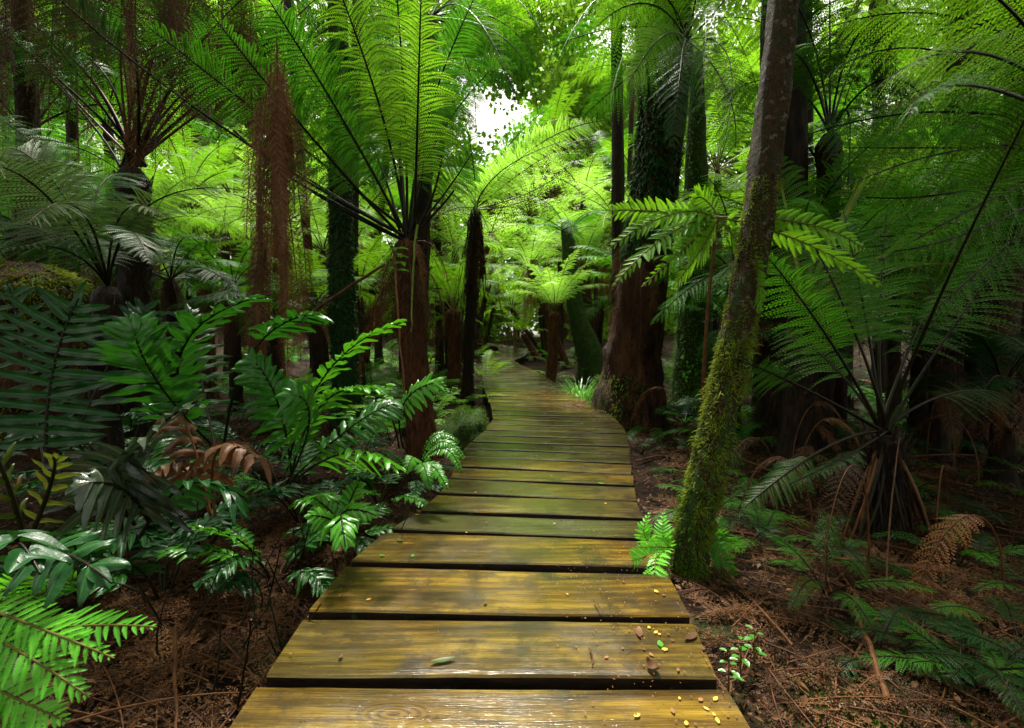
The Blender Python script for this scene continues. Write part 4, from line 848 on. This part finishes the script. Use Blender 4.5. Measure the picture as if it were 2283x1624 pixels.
# ---- small fern over the right deck edge
t17 = thing('little_fern', 'small lacy fern leaning over the right edge of the near planks beside the mossy trunk', 'fern', ground_pt(P(1470, 1270, 2.35)[0], 2.25))
for m_, b_, W_ in [((1440, 1200, 2.2), (1450, 1140, 2.25), .06), ((1440, 1240, 2.1), (1410, 1250, 2.0), .07), ((1460, 1260, 2.0), (1495, 1360, 1.85), .07), ((1450, 1250, 2.1), (1440, 1330, 1.9), .07), ((1480, 1200, 2.2), (1480, 1140, 2.3), .06), ((1600, 1230, 2.4), (1650, 1300, 2.4), .09),
                   ((1600, 1200, 2.5), (1660, 1230, 2.5), .09), ((1590, 1180, 2.5), (1610, 1150, 2.6), .08), ((1470, 1220, 2.1), (1420, 1220, 2.0), .05)]:
    frondP(t17, (1500 if m_[0] < 1550 else 1560, 1220, 2.25 if m_[0] < 1550 else 2.45), m_, b_, W_ * 1.35, 'bfern' if m_[0] < 1550 else 'fern', stipem='rib', n=14, m=8, stipe=.1, droop=.15, rr=.0025, pl=.2, detail=2, theta=28)

# ---- small understory ferns on the right bank
def small_fern(x, y, label, leaf, n, L, W, group=None, elev=(30, 65), az=(0, 360), name='fern', detail=1):
    b = ground_pt(x, y); t = thing(name, label, 'fern', b, group)
    for i in range(n):
        a = math.radians(az[0] + (az[1] - az[0]) * (i + rng.random()) / n); e = math.radians(rng.uniform(*elev)); l = L * rng.uniform(.75, 1.15)
        h = np.array([math.cos(a), math.sin(a), 0]); p1 = b + (h * math.cos(e) + [0, 0, math.sin(e)]) * l * .6; e2 = e - math.radians(rng.uniform(50, 90))
        mb = MB(); fern(mb, [b, p1, p1 + (h * math.cos(e2) + [0, 0, math.sin(e2)]) * l * .5], W * rng.uniform(.8, 1.1), n=18, m=10, stipe=.28, rr=.004, pl=.16, side=np.cross(h, [0, 0, 1.0]), detail=detail, theta=28)
        mb.build('frond', mats(leaf, 'stipe'), t)
    return t
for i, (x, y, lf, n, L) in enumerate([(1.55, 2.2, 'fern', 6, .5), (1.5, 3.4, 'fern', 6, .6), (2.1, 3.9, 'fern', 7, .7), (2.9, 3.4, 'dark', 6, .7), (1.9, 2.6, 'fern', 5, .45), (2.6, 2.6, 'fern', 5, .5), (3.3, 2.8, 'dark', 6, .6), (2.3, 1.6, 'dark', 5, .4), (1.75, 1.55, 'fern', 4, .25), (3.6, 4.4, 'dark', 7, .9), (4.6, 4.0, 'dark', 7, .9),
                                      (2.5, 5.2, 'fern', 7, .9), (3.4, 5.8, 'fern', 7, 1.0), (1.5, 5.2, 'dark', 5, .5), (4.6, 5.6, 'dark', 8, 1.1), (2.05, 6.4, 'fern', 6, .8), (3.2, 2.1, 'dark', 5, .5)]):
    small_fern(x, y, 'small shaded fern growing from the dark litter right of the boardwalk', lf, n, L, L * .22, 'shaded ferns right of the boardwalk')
for i in range(80):
    y = 1.5 + 7 * rng.random() ** 1.5; x = rng.uniform(1.35, 1.9 + y * .8)
    if off_deck(x, y, .3) and abs(x - 2.45) + abs(y - 3.0) > .5: small_fern(x, y, 'small shaded fern growing from the dark litter right of the boardwalk', 'fern' if rng.random() < .5 else 'dark', int(rng.integers(4, 8)), rng.uniform(.3, .8), rng.uniform(.07, .15), 'shaded ferns right of the boardwalk', elev=(15, 60))
for i, (x, y, lf, n, L) in enumerate([(-1.5, 5.6, 'fern', 7, .9), (-2.3, 6.2, 'lime', 8, 1.0), (-3.3, 5.4, 'teal', 8, 1.0), (-4.4, 6, 'teal', 8, 1.1), (-1.2, 6.6, 'lime', 8, .8), (-.9, 8.0, 'lime', 8, .9), (-1.3, 9.5, 'lime', 8, 1.1), (-2.8, 8, 'lime', 8, 1.2), (-2.0, 7.2, 'fern', 7, 1.), (-2.6, 3.9, 'teal', 7, .7), (-1.9, 5.0, 'fern', 6, .7),
                                      (1.9, 8.6, 'fern', 7, .8), (1.1, 12.4, 'lime', 7, .8), (.3, 18.4, 'fern', 8, 1.1), (-.9, 14, 'lime', 8, 1.2), (-.7, 11.5, 'lime', 8, 1.), (1.4, 15, 'fern', 8, 1.1), (2.2, 12, 'fern', 8, 1.), (-1.4, 18, 'lime', 8, 1.3), (1.2, 21.5, 'fern', 8, 1.5), (2.2, 18, 'fern', 8, 1.4)]):
    small_fern(x, y, 'leafy ground fern in the green understory behind the left bank' if x < 0 else 'leafy ground fern in the understory right of the far boardwalk', lf, n, L, L * .22, 'ground ferns of the understory left' if x < 0 else 'ground ferns of the understory right')

# ---- mossy boulder left of the deck
bo = ground_pt(P(1040, 930, 6.0)[0], 5.9)
tb = thing('mossy_boulder', 'rounded boulder under dark moss touching the left edge of the deck', 'boulder', bo)
mb = MB(); U, Vn = 26, 16; VV = []
for i in range(Vn):
    ph = math.pi / 2 * i / (Vn - 1) * 1.15 - .15
    for j in range(U):
        a = j / U * 6.2832; q = Vector((math.cos(a) * math.cos(ph), math.sin(a) * math.cos(ph), math.sin(ph))); rr_ = 1 + .22 * noise.noise(q * 1.8) + .08 * noise.noise(q * 6)
        VV.append(bo + np.array([q.x * .34, q.y * .42, q.z * .42]) * rr_)
VV = np.array(VV); i, j = np.meshgrid(np.arange(Vn - 1), np.arange(U), indexing='ij')
mb.add(VV, np.stack([i * U + j, i * U + (j + 1) % U, (i + 1) * U + (j + 1) % U, (i + 1) * U + j], -1).reshape(-1, 4), 0, True); mb.build('stone', [M['mossd']], tb)
mb = MB(); idx = rng.integers(0, len(VV), 5000); b = VV[idx] + rng.normal(0, .02, (5000, 3)); o = nrm(b - bo); tip = b + nrm(o + rng.normal(0, .4, (5000, 3))) * .025; s = nrm(np.cross(o, rng.normal(0, 1, (5000, 3)))) * .004
V = np.stack([b - s, b + s, tip + s * .3, tip - s * .3], 1).reshape(-1, 3); mb.add(V, np.arange(len(V)).reshape(-1, 4), 0); mb.build('moss', [M['mossg']], tb)

# ---- grass tuft right of the deck
gb = ground_pt(P(1275, 850, 8.6)[0] + .12, 8.4)
mb = MB()
for i in range(260):
    a = rng.random() * 6.28; h = np.array([math.cos(a), math.sin(a), 0]); L = rng.uniform(.4, .8); b = gb + h * rng.uniform(0, .3) + [0, 0, 0]
    pp, _ = bez([b, b + h * .08 + [0, 0, L * .75], b + h * L * rng.uniform(.4, .9) + [0, 0, L * rng.uniform(.3, .8)]], np.linspace(0, 1, 6)); w = np.cross(h, [0, 0, 1.0]) * .007
    V = np.stack([pp - w * np.linspace(1, .1, 6)[:, None], pp + w * np.linspace(1, .1, 6)[:, None]], 1).reshape(-1, 3); k_ = np.arange(5) * 2; mb.add(V, np.stack([k_, k_ + 1, k_ + 3, k_ + 2], -1), 0)
o = mb.build('grass_tuft', [M['herb']], origin=tuple(gb)); tag(o, 'tuft of long narrow green blades at the right edge of the far deck', 'grass tuft')

# ---- broad-leaved seedlings
def seedling(base, h, n, label, leaf='herb', ll=.05, group=None, lean=(0, 0)):
    base = np.asarray(base, float); t = thing('seedling', label, 'seedling', base, group)
    mb = MB(); top = base + [lean[0], lean[1], h]; pp = np.linspace(0, 1, 8)[:, None] * (top - base) + base; tube(mb, pp, np.linspace(.004, .002, 8), 5, 0); mb.build('stem', [M['rib']], t)
    mb = MB()
    for i in range(n):
        f = .35 + .65 * (i + 1) / n; p = base + (top - base) * f; a = i * 2.4 + rng.normal(0, .3); hd = np.array([math.cos(a), math.sin(a), .25]); hd /= np.linalg.norm(hd); L = ll * rng.uniform(.7, 1.2); sd = nrm(np.cross(hd, [0, 0, 1.0]))
        v = np.linspace(0, 1, 6)[:, None]; w = (np.sin(v[:, 0] * math.pi * .95 + .08) ** .8 * L * .28)[:, None]; q = p + hd * (v * L + .01) - np.array([0, 0, .35 * L]) * v ** 2
        V = np.stack([q - sd * w + [0, 0, .1 * L], q, q + sd * w + [0, 0, .1 * L]], 1).reshape(-1, 3); ii, jj = np.meshgrid(np.arange(5), np.arange(2), indexing='ij')
        mb.add(V, np.stack([ii * 3 + jj, ii * 3 + jj + 1, (ii + 1) * 3 + jj + 1, (ii + 1) * 3 + jj], -1).reshape(-1, 4), 0, True)
    mb.build('leaf_cluster', [M[leaf]], t)
seedling(P(885, 640, 4.4), .36, 9, 'seedling with fresh oval leaves growing in front of the big fern crown', ll=.13)
seedling(P(880, 625, 4.5), .2, 5, 'short seedling clinging to the red-brown fern trunk', ll=.1)
for x, y, d in [(1650, 1540, 1.65), (1680, 1530, 1.7), (1625, 1500, 1.6)]:
    seedling(ground_pt(P(x, y, d)[0], d), .16, 7, 'tiny leafy seedling in the litter off the right corner of the deck', 'gloss', ll=.036, group='seedlings off the right corner of the deck')
for i in range(22):
    y = rng.uniform(5.5, 10); x = -1.0 - rng.random() * 1.2 + (y - 6) * .08
    seedling(ground_pt(x, y), rng.uniform(.25, .75), 14, 'leafy green seedling in the bright gap left of the boardwalk', ll=.12, group='seedlings in the bright gap left of the boardwalk', lean=(rng.normal(0, .08), 0))
for i in range(14):
    p = P(rng.uniform(1520, 1560), rng.uniform(790, 850), 7.4)
    if i == 0: tt = thing('ivy_spray', 'little spray of shiny round leaves on the upright mossy trunk', 'creeper', p); mbI = MB()
    for k_ in range(2):
        q = p + rng.normal(0, .03, 3); a = nrm(rng.normal(0, 1, 3) + [0, -.8, .3]); s = nrm(np.cross(a, [0, 0, 1.0])) * .028; u_ = nrm(np.cross(a, s)) * .034
        mbI.add([q - u_, q + s, q + u_, q - s], [[0, 1, 2, 3]], 0)
mbI.build('foliage', [M['herb']], tt)

# ---- sticks and stalks
def stick(a, b, r, label, mat='twig', sag=0., cat='branch', name='fallen_branch', group=None, onground=False):
    a, b = np.asarray(a, float), np.asarray(b, float)
    pp, _ = bez([a, (a + b) / 2 + [0, 0, sag] + rng.normal(0, .03, 3), b], np.linspace(0, 1, 12)); pp += rng.normal(0, r * .25, pp.shape)
    mb = MB(); tube(mb, pp, r * np.linspace(1, .6, 12), 7, 0, 0, cap=True); o = mb.build(name, [M[mat]], origin=tuple(a)); tag(o, label, cat, group); return o
stick(P(640, 740, 4.6), P(860, 590, 4.5), .022, 'brown bare branch leaning against the big tree fern trunk')
stick(P(930, 500, 4.6), P(918, 740, 4.6), .013, 'straight yellow-green stalk hanging down the red fern trunk', 'stipeg', cat='stalk', name='hanging_stalk')
stick(P(878, 560, 4.4), P(905, 920, 3.6), .012, 'thin pinkish brown stem rising before the red fern trunk', 'stipeb', cat='sapling', name='bare_sapling')
stick(P(2060, 1075, 4.4), P(2330, 1125, 3.9), .035, 'fallen grey-white log at the far right above the litter', 'twig')
stick(P(388, 1400, 1.35), P(392, 1660, 1.15), .006, 'thin upright red-brown dead stem in the left litter', 'stipeb', cat='sapling', name='bare_sapling')
stick(P(1975, 1560, 1.9), P(2005, 975, 2.85), .006, 'long leaning brown dead stalk before the black-stalked fern', 'twig', cat='stalk', name='dead_stalk')
stick(P(1830, 1680, 1.5), P(1960, 1370, 1.9), .008, 'thin reddish stalk leaning across the lower right litter', 'stipeb', cat='stalk', name='dead_stalk')
stick(P(1360, 1000, 4.6), P(1300, 1000, 4.7), .001, 'x') if False else None
for i in range(34):
    x = rng.uniform(-2.1, -.75); y = rng.uniform(1.35, 2.6); a = rng.uniform(-.4, .5); L = rng.uniform(.4, 1.1); p = ground_pt(x, y) + [0, 0, .03]; q = ground_pt(x + math.cos(a) * L, y + math.sin(a) * L) + [0, 0, rng.uniform(.03, .12)]
    if not off_deck(q[0], q[1], .05): continue
    stick(p, q, rng.uniform(.0025, .006), 'thin brown stick lying in the litter under the left hard ferns', 'stipeb', cat='stick', name='stick', group='sticks in the left litter')
for i in range(26):
    x = rng.uniform(-1.7, -.75); y = rng.uniform(1.5, 2.5); p = ground_pt(x, y); q = p + [rng.normal(0, .12), rng.normal(0, .1), rng.uniform(.18, .42)]
    stick(p, q, .0045, 'thin black bare stalk standing in the litter under the left hard ferns', 'stipe', cat='stalk', name='bare_stalk', group='black bare stalks under the left hard ferns')
for i in range(60):
    x = rng.uniform(1.0, 5); y = rng.uniform(1.4, 6); a = rng.uniform(0, 3.1); L = rng.uniform(.4, 1.3); p = ground_pt(x, y) + [0, 0, .04]; q = ground_pt(x + math.cos(a) * L, y + math.sin(a) * L) + [0, 0, .08]
    if off_deck(q[0], q[1], .1) and off_deck(x, y, .1): stick(p, q, rng.uniform(.005, .013), 'dead brown stalk lying in the litter right of the boardwalk', 'stipeb', cat='stick', name='stick', group='sticks in the right litter')

# ================================================================== litter (nobody could count it)
for i in range(44):
    y = rng.uniform(2.2, 8); x = rng.uniform(1.7, 2.2 + y * .7)
    if abs(x - 1.3) < .5: continue
    b = ground_pt(x, y) + [0, 0, rng.uniform(.25, .7)]; a = rng.random() * 6.28; h = np.array([math.cos(a), math.sin(a), 0]); L = rng.uniform(.5, 1.0)
    mb = MB(); g0 = ground_pt(x, y); fern(mb, [g0, b + [0, 0, .25], b + h * L * .6 + [0, 0, .3], b + h * L * .8 - [0, 0, L * .6]], .13, n=20, m=8, stipe=.45, theta=25, droop=.5, rr=.005, pl=.4, fold=.4, side=np.cross(h, [0, 0, 1.0]))
    tag(mb.build('dead_frond', mats('rust' if i % 3 == 0 else 'dead', 'stipeb'), origin=tuple(ground_pt(x, y))), 'withered brown frond bent over in the right-hand undergrowth', 'dead frond', 'withered fronds of the right undergrowth')
mb = MB(); placed = 0
def flat_frond(x, y, L, W, lift=.04, z=None):
    a = rng.random() * 6.283; h = np.array([math.cos(a), math.sin(a), 0]); b = ground_pt(x, y) + [0, 0, lift * rng.random()]
    e = ground_pt(x + h[0] * L, y + h[1] * L) + [0, 0, lift * rng.random()]
    if not off_deck(e[0], e[1], .0) or not off_deck(x, y, .0): return False
    m_ = (b + e) / 2 + [rng.normal(0, .1 * L), rng.normal(0, .1 * L), lift * 1.2]
    fern(mb, [b, m_, e], W, n=int(rng.integers(14, 20)), m=9, stipe=.05, theta=20, droop=.12, rr=.0025, pl=.17, lm=int(rng.random() < .45), sm=2, curl=.28, gaps=.1, jit=.2, side=np.cross(h, [0, 0, 1.0]) + rng.normal(0, .3, 3)); return True
for _ in range(4200):
    if placed > 800: break
    if rng.random() < .5: x, y = rng.uniform(-1.9, -.4), rng.uniform(1.0, 3.2)
    else: x, y = rng.uniform(.7, 5), rng.uniform(1.0, 7)
    if rng.random() < .15: x, y = rng.uniform(-5, 5), rng.uniform(3, 10)
    elif rng.random() < .35: x, y = rng.uniform(.7, 3.0), rng.uniform(1.0, 3.4)
    if off_deck(x, y): placed += flat_frond(x, y, rng.uniform(.22, .7), rng.uniform(.06, .13))
N = 80000
x = np.where(rng.random(N) < .5, rng.uniform(-4, -.3, N), rng.uniform(.6, 5.5, N)); y = .9 + 7 * rng.random(N) ** 1.7
keep = np.array([off_deck(a, b, .01) for a, b in zip(x, y)]); x, y = x[keep], y[keep]; K = len(x)
z = np.array([gz(a, b) for a, b in zip(x, y)]) + rng.uniform(.002, .05, K)
a = rng.random(K) * 6.28; L = rng.uniform(.004, .014, K) * rng.choice([1, 1, 2.], K); p = np.stack([x, y, z], -1)
h = nrm(np.stack([np.cos(a), np.sin(a), rng.normal(0, .35, K)], -1)); s = nrm(np.cross(h, np.stack([rng.normal(0, .4, K), rng.normal(0, .4, K), np.ones(K)], -1))) * (L * rng.choice([.12, .35, .45], K))[:, None]
V = np.stack([p - h * L[:, None], p + s, p + h * L[:, None], p - s + [0, 0, .004]], 1).reshape(-1, 3); mb.add(V, np.arange(len(V)).reshape(-1, 4), 3)
tag(mb.build('leaf_litter', [M['dead'], M['litter'], M['stipeb'], M['crumb']]), 'tangled brown litter of dead fern fronds and small leaves on both sides of the deck', 'leaf litter', kind='stuff')

# ground moss and small herbs
mb = MB(); N = 16000; cx_, cy_ = [], []
for (x0, y0, r, n_) in [(1.25, 1.35, .35, 5000), (1.05, 1.2, .2, 2500), (2.6, 7.0, .7, 3500), (2.05, 6.6, .4, 2000), (1.25, 8.0, .5, 1500), (-1.9, 5.8, .8, 1500)]:
    cx_.append(rng.normal(x0, r * .5, n_)); cy_.append(rng.normal(y0, r * .5, n_))
x = np.concatenate(cx_); y = np.concatenate(cy_); kp = np.array([off_deck(a, b, .02) for a, b in zip(x, y)]); x, y = x[kp], y[kp]; K = len(x)
b = np.stack([x, y, np.array([gz(a, c) for a, c in zip(x, y)])], -1); tip = b + nrm(rng.normal(0, .6, (K, 3)) + [0, 0, 1]) * rng.uniform(.008, .028, (K, 1)); s = nrm(rng.normal(0, 1, (K, 3)) * [1, 1, .2]) * .0028
V = np.stack([b - s, b + s, tip + s * .6, tip - s * .6], 1).reshape(-1, 3); mb.add(V, np.arange(len(V)).reshape(-1, 4), 0)
tag(mb.build('ground_moss', [M['mossg']]), 'patches of low green moss on the ground beside the deck', 'moss', kind='stuff')

# crumbs on the planks
mb = MB(); K = 900; pts = []
for _ in range(K):
    if rng.random() < .45: s = rng.uniform(sacc[1], sacc[1] + 1.3); q = np.clip(rng.normal(.85, .12), .1, .985)
    else: s = rng.uniform(sacc[1], sacc[1] + 9); q = rng.choice([rng.random() * .96 + .02, rng.beta(.6, 3) * .9 + .01])
    p = smoothi(Lp, s) * (1 - q) + smoothi(Rp, s) * q; p[2] += .009; pts.append(p)
pts = np.array(pts); a = rng.random(K) * 6.28; L = rng.uniform(.0015, .006, K)[:, None]; h = np.stack([np.cos(a), np.sin(a), 0 * a], -1) * L; s = np.stack([-np.sin(a), np.cos(a), 0 * a + .3], -1) * L * rng.uniform(.2, .7, (K, 1))
V = np.stack([pts - h, pts + s, pts + h, pts - s + [0, 0, .001]], 1).reshape(-1, 3); mb.add(V, np.arange(len(V)).reshape(-1, 4), 0)
tag(mb.build('plank_debris', [M['crumb']]), 'scattered fine leaf crumbs on the wet planks', 'debris', kind='stuff')

# fallen leaves and twigs on the planks
def fallen(x, y, L, mat, label, group=None, w=.30, cupn=.10):
    p = on_deck(x, y); a = rng.random() * 6.28; h = np.array([math.cos(a), math.sin(a), 0]); s = np.array([-h[1], h[0], 0])
    v = np.linspace(0, 1, 7)[:, None]; ww = np.sin(v * math.pi * .93 + .1) ** .75 * L * w; c = p + h * (v - .5) * L + np.array([0, 0, cupn * L]) * (v - .5) ** 2 * 2
    V = np.stack([c - s * ww + [0, 0, cupn * L * .35], c + [0, 0, .001], c + s * ww + [0, 0, cupn * L * .3]], 1).reshape(-1, 3); ii, jj = np.meshgrid(np.arange(6), np.arange(2), indexing='ij')
    mb = MB(); mb.add(V, np.stack([ii * 3 + jj, ii * 3 + jj + 1, (ii + 1) * 3 + jj + 1, (ii + 1) * 3 + jj], -1).reshape(-1, 4), 0, True)
    o = mb.build('fallen_leaf', [M[mat]], origin=tuple(p)); tag(o, label, 'fallen leaf', group)
for x, y in [(1447, 1403), (1462, 1414), (1490, 1418), (1538, 1421), (1470, 1418), (1388, 1450), (1436, 1452), (1482, 1452), (1352, 1470), (1452, 1464), (1512, 1498), (1568, 1450), (1515, 1562), (1562, 1565), (1595, 1563), (1592, 1598), (1600, 1612), (1530, 1618), (1420, 1600), (1500, 1590), (1575, 1585),
             (757, 1332), (1082, 1347), (1265, 1328), (822, 1340), (648, 1462), (760, 1467), (1040, 1190), (1085, 1168), (1236, 1170), (930, 1150), (1140, 1095), (1350, 1125), (1060, 1100), (1230, 1062), (1480, 1330), (1390, 1300), (1463, 1322), (1500, 1432)]:
    fallen(x, y, rng.uniform(.010, .021), 'fallen' if rng.random() < .6 else 'litter', 'small yellow or tan fallen leaf lying on a wet near plank', 'small yellow leaves on the near planks', rng.uniform(.25, .4), .03)
fallen(1472, 1441, .034, 'herb', 'green oval leaf with bitten edge on the third plank from the front')
fallen(892, 1208, .045, 'yellow', 'curled green leaf on the left end of a plank beside the hard fern'); fallen(852, 1242, .028, 'herb', 'small green leaf flat near the left plank end'); fallen(988, 1478, .075, 'yellow', 'narrow green leaf lying across the front plank', w=.14)
fallen(920, 1243, .026, 'herb', 'small yellow-green leaf near the left plank end beside a curled one'); fallen(1340, 1080, .05, 'herb', 'tiny green leaf on a mid-distance plank', w=.2)
fallen(1455, 1497, .05, 'dead', 'dark curled leaf near the right end of the front plank', cupn=.6); fallen(1425, 1415, .06, 'rust', 'reddish dry leaf on the right of the near plank', w=.2); fallen(1540, 1425, .06, 'dead', 'dark dry leaf at the right corner of the near plank', w=.2)
fallen(755, 1240, .10, 'brownleaf', 'large curled tan dead leaf hanging at the left plank edge', cupn=.8)
for x, y, x2, y2, lab in [(1325, 1345, 1345, 1378, 'bent brown twig on the second near plank'), (1315, 1455, 1322, 1490, 'short brown twig on the near plank'), (690, 1150, 1, 1, '')]:
    if lab: stick(on_deck(x, y) + [0, 0, .004], on_deck(x2, y2) + [0, 0, .004], .003, lab, 'twig', cat='twig', name='twig')
# dead fern bits at the deck bend
mb = MB(); c = on_deck(1290, 905)
for i in range(7):
    h = nrm(rng.normal(0, 1, 3) * [1, 1, .1]); L = rng.uniform(.25, .5); fern(mb, [c, c + h * L * .5 + [0, 0, .06], c + h * L], .07, n=14, m=7, stipe=.05, rr=.003, pl=.2, curl=.4, side=np.cross(h, [0, 0, 1.0]))
tag(mb.build('dead_frond', mats('rust', 'stipeb'), origin=tuple(c)), 'crumpled rust-brown dead frond lying on the planks at the bend', 'dead frond')

# ================================================================== the far forest
def leaf_cloud(mb, c, r, n, size, mat=0):
    d = nrm(rng.normal(0, 1, (n, 3))); rad = rng.random((n, 1)) ** .4; lump = 1 + .35 * np.sin(d[:, :1] * 5 + c[0]) * np.cos(d[:, 1:2] * 4 + c[1])
    p = c + d * rad * lump * np.asarray(r); a = nrm(rng.normal(0, 1, (n, 3)) + [0, 0, -.3]); s = nrm(np.cross(a, rng.normal(0, 1, (n, 3)))) * size * .4; L = a * size * rng.uniform(.6, 1.3, (n, 1))
    V = np.stack([p, p + L * .5 + s, p + L, p + L * .5 - s], 1).reshape(-1, 3); mb.add(V, np.arange(len(V)).reshape(-1, 4), mat)
mb = MB()
for i in range(620):
    az = rng.uniform(-1.15, 1.15); d = rng.uniform(34, 54); x, y = math.sin(az) * d * 1.2, max(math.cos(az) * d, 9)
    h = rng.uniform(0, 29) if i % 4 else rng.uniform(0, 3); pxx = CX + F * x / y; pyy = HOR - F * (h + deck_z(y) - 1) / y
    if ((pxx - 1075) / 85) ** 2 + ((pyy - 290) / 120) ** 2 < 1: continue
    leaf_cloud(mb, np.array([x, y, h + deck_z(y)]), [3.6, 3.0, 2.8], 900, .48)
for i in range(22):
    az = rng.uniform(-1.1, 1.1); d = rng.uniform(34, 46); x, y = math.sin(az) * d * 1.2, max(math.cos(az) * d, 10); g = gz(x, y)
    tube(mb, [[x, y, g], [x + rng.normal(0, .3), y, g + 6], [x + rng.normal(0, 1), y, g + 15]], [.3, .22, .12], 7, 1)
tag(mb.build('forest', [M['crown'], M['bark']]), 'distant mass of light green rainforest foliage behind the ferns', 'forest', kind='stuff')

# added trees with unseen crowns above the frame, placed to shade both banks
for i, (x, y, h, r) in enumerate([(-4.6, 2.6, 8.0, 2.2), (-6.4, 6.0, 8.5, 2.9), (5.4, 1.8, 7.2, 2.2), (-6.5, -1.5, 7.5, 2.6), (6, -2.0, 7.5, 2.6), (-.6, -4.5, 8.5, 2.8), (3.5, -1.5, 7.2, 1.6), (-3.6, -.2, 7.2, 1.7), (3.15, 5.5, 7.4, 2.2), (5.3, 5.0, 8.4, 1.9), (1.95, -.6, 6.5, 1.3)]):
    b = ground_pt(x, y); t = thing('added_shade_tree', 'added tree whose unseen leafy crown shades the %s bank from above the frame' % ('left' if x < 0 else 'right'), 'tree', b, 'added shade trees over the banks')
    mb = MB(); zz = np.linspace(0, h, 14); tube(mb, np.stack([x + np.sin(zz * .4) * .15, y + 0 * zz, b[2] + zz], -1), np.linspace(.15, .08, 14), 12, 0, .1); mb.build('trunk', [M['bark']], t)
    mb = MB()
    for k_ in range(10): leaf_cloud(mb, np.array([x, y, h - .3]) + rng.normal(0, 1, 3) * [r * .6, r * .6, .6], [r * .55, r * .55, .7], 700, .17)
    mb.build('crown', [M['crown']], t)

# ================================================================== labels for the crowd of ferns, from what each stands beside
LANDM = [(60, 'the mossy stump'), (295, 'the dark upper-left crown'), (455, 'the spiky-crowned fern'), (615, 'the brown frond curtain'), (775, 'the ivy-wrapped trunk'), (930, 'the big red-brown fern trunk'), (1050, 'the slim black trunk'),
         (1235, 'the vase-shaped fern'), (1310, 'the leaning far trunk'), (1430, 'the massive brown trunk'), (1545, 'the green-edged mossy trunk'), (1690, 'the leaning mossy trunk'), (1970, 'the black-stalked fern'), (2230, 'the right edge')]
TONE = {'fern_green': 'mid-green', 'fern_lime': 'lime green', 'fern_pale': 'pale green', 'fern_blue_green': 'bluish green', 'fern_dark': 'dark green', 'fern_grey_green': 'grey-green', 'glossy_leaf': 'glossy green', 'glossy_leaf_dark': 'deep green glossy', 'glossy_leaf_bright': 'bright glossy'}
KIND_ = {'tree ferns of the far thicket': 'far tree fern', 'tall tree ferns of the upper layer': 'tall tree fern', 'low ferns in the right shade': 'short tree fern', 'low ferns in the left thicket': 'short tree fern', 'bright low ferns of the middle distance': 'sunlit tree fern',
         'shaded ferns right of the boardwalk': 'small ground fern', 'ground ferns of the understory left': 'leafy ground fern', 'ground ferns of the understory right': 'leafy ground fern', 'ground ferns among the trunks left': 'ground fern', 'ground ferns among the trunks right': 'ground fern',
         G2: 'hard fern'}
bpy.context.view_layer.update()
for o in list(COL.objects):
    g = o.get('group')
    if o.parent or g not in KIND_: continue
    fr = next((c for c in o.children if c.name.startswith('frond')), None)
    if fr is None: continue
    top = fr.matrix_world.translation; yy = max(top.y, .5); px = CX + F * top.x / yy; py = HOR - F * (top.z - 1) / yy
    lx, ln = min(LANDM, key=lambda q: abs(q[0] - px)); rel = 'behind' if abs(lx - px) < 28 else ('left of' if px < lx else 'right of')
    if yy < 3.2 and rel == 'behind': rel = 'below'
    hgt = 'crowning high' if py < 350 else ('mid-height' if py < 620 else 'low down'); far = 'near' if yy < 4 else ('farther back' if yy < 9 else 'far back')
    o['label'] = ' '.join([TONE.get(fr.data.materials[0].name, 'green'), KIND_[g], hgt + ',', far, rel, ln])

# ================================================================== camera, light, world
sc = bpy.context.scene
cam = bpy.data.objects.new('camera', bpy.data.cameras.new('camera')); COL.objects.link(cam); sc.camera = cam
cam.location = (0, 0, 1); cam.rotation_euler = (math.pi / 2 - TH, 0, 0); cam.data.sensor_width = 36; cam.data.lens = 36 * F / 2283; cam.data.clip_end = 500; cam.data.clip_start = .02
w = bpy.data.worlds.new('World'); sc.world = w; w.use_nodes = True; t = w.node_tree; bg = t.nodes['Background']
sky = t.nodes.new('ShaderNodeTexSky'); sky.sky_type = 'NISHITA'; sky.sun_disc = False
EL, AZ = math.radians(66), math.radians(-6)
sky.sun_elevation = EL; sky.sun_rotation = AZ; sky.air_density = 1.0; sky.dust_density = 4.0; sky.ozone_density = .6
hs = t.nodes.new('ShaderNodeHueSaturation'); hs.inputs['Saturation'].default_value = .12
t.links.new(sky.outputs[0], hs.inputs['Color']); t.links.new(mixc(t, hs.outputs[0], (1.0, .97, .84), 1.0, 'MULTIPLY'), bg.inputs['Color']); bg.inputs['Strength'].default_value = .13
sun = bpy.data.objects.new('sun', bpy.data.lights.new('sun', 'SUN')); COL.objects.link(sun)
sun.data.energy = 4.2; sun.data.angle = math.radians(7); sun.data.color = (1, .95, .85); sun.rotation_euler = (-(math.pi / 2 - EL), 0, -AZ); sun.location = (0, 20, 30)
sc.view_settings.view_transform = 'Standard'; sc.view_settings.look = 'None'; sc.view_settings.exposure = 1.6; sc.view_settings.gamma = 1
cy = sc.cycles; cy.max_bounces = 6; cy.diffuse_bounces = 3; cy.glossy_bounces = 2; cy.transmission_bounces = 3; cy.transparent_max_bounces = 4; cy.sample_clamp_indirect = 6; cy.use_denoising = True
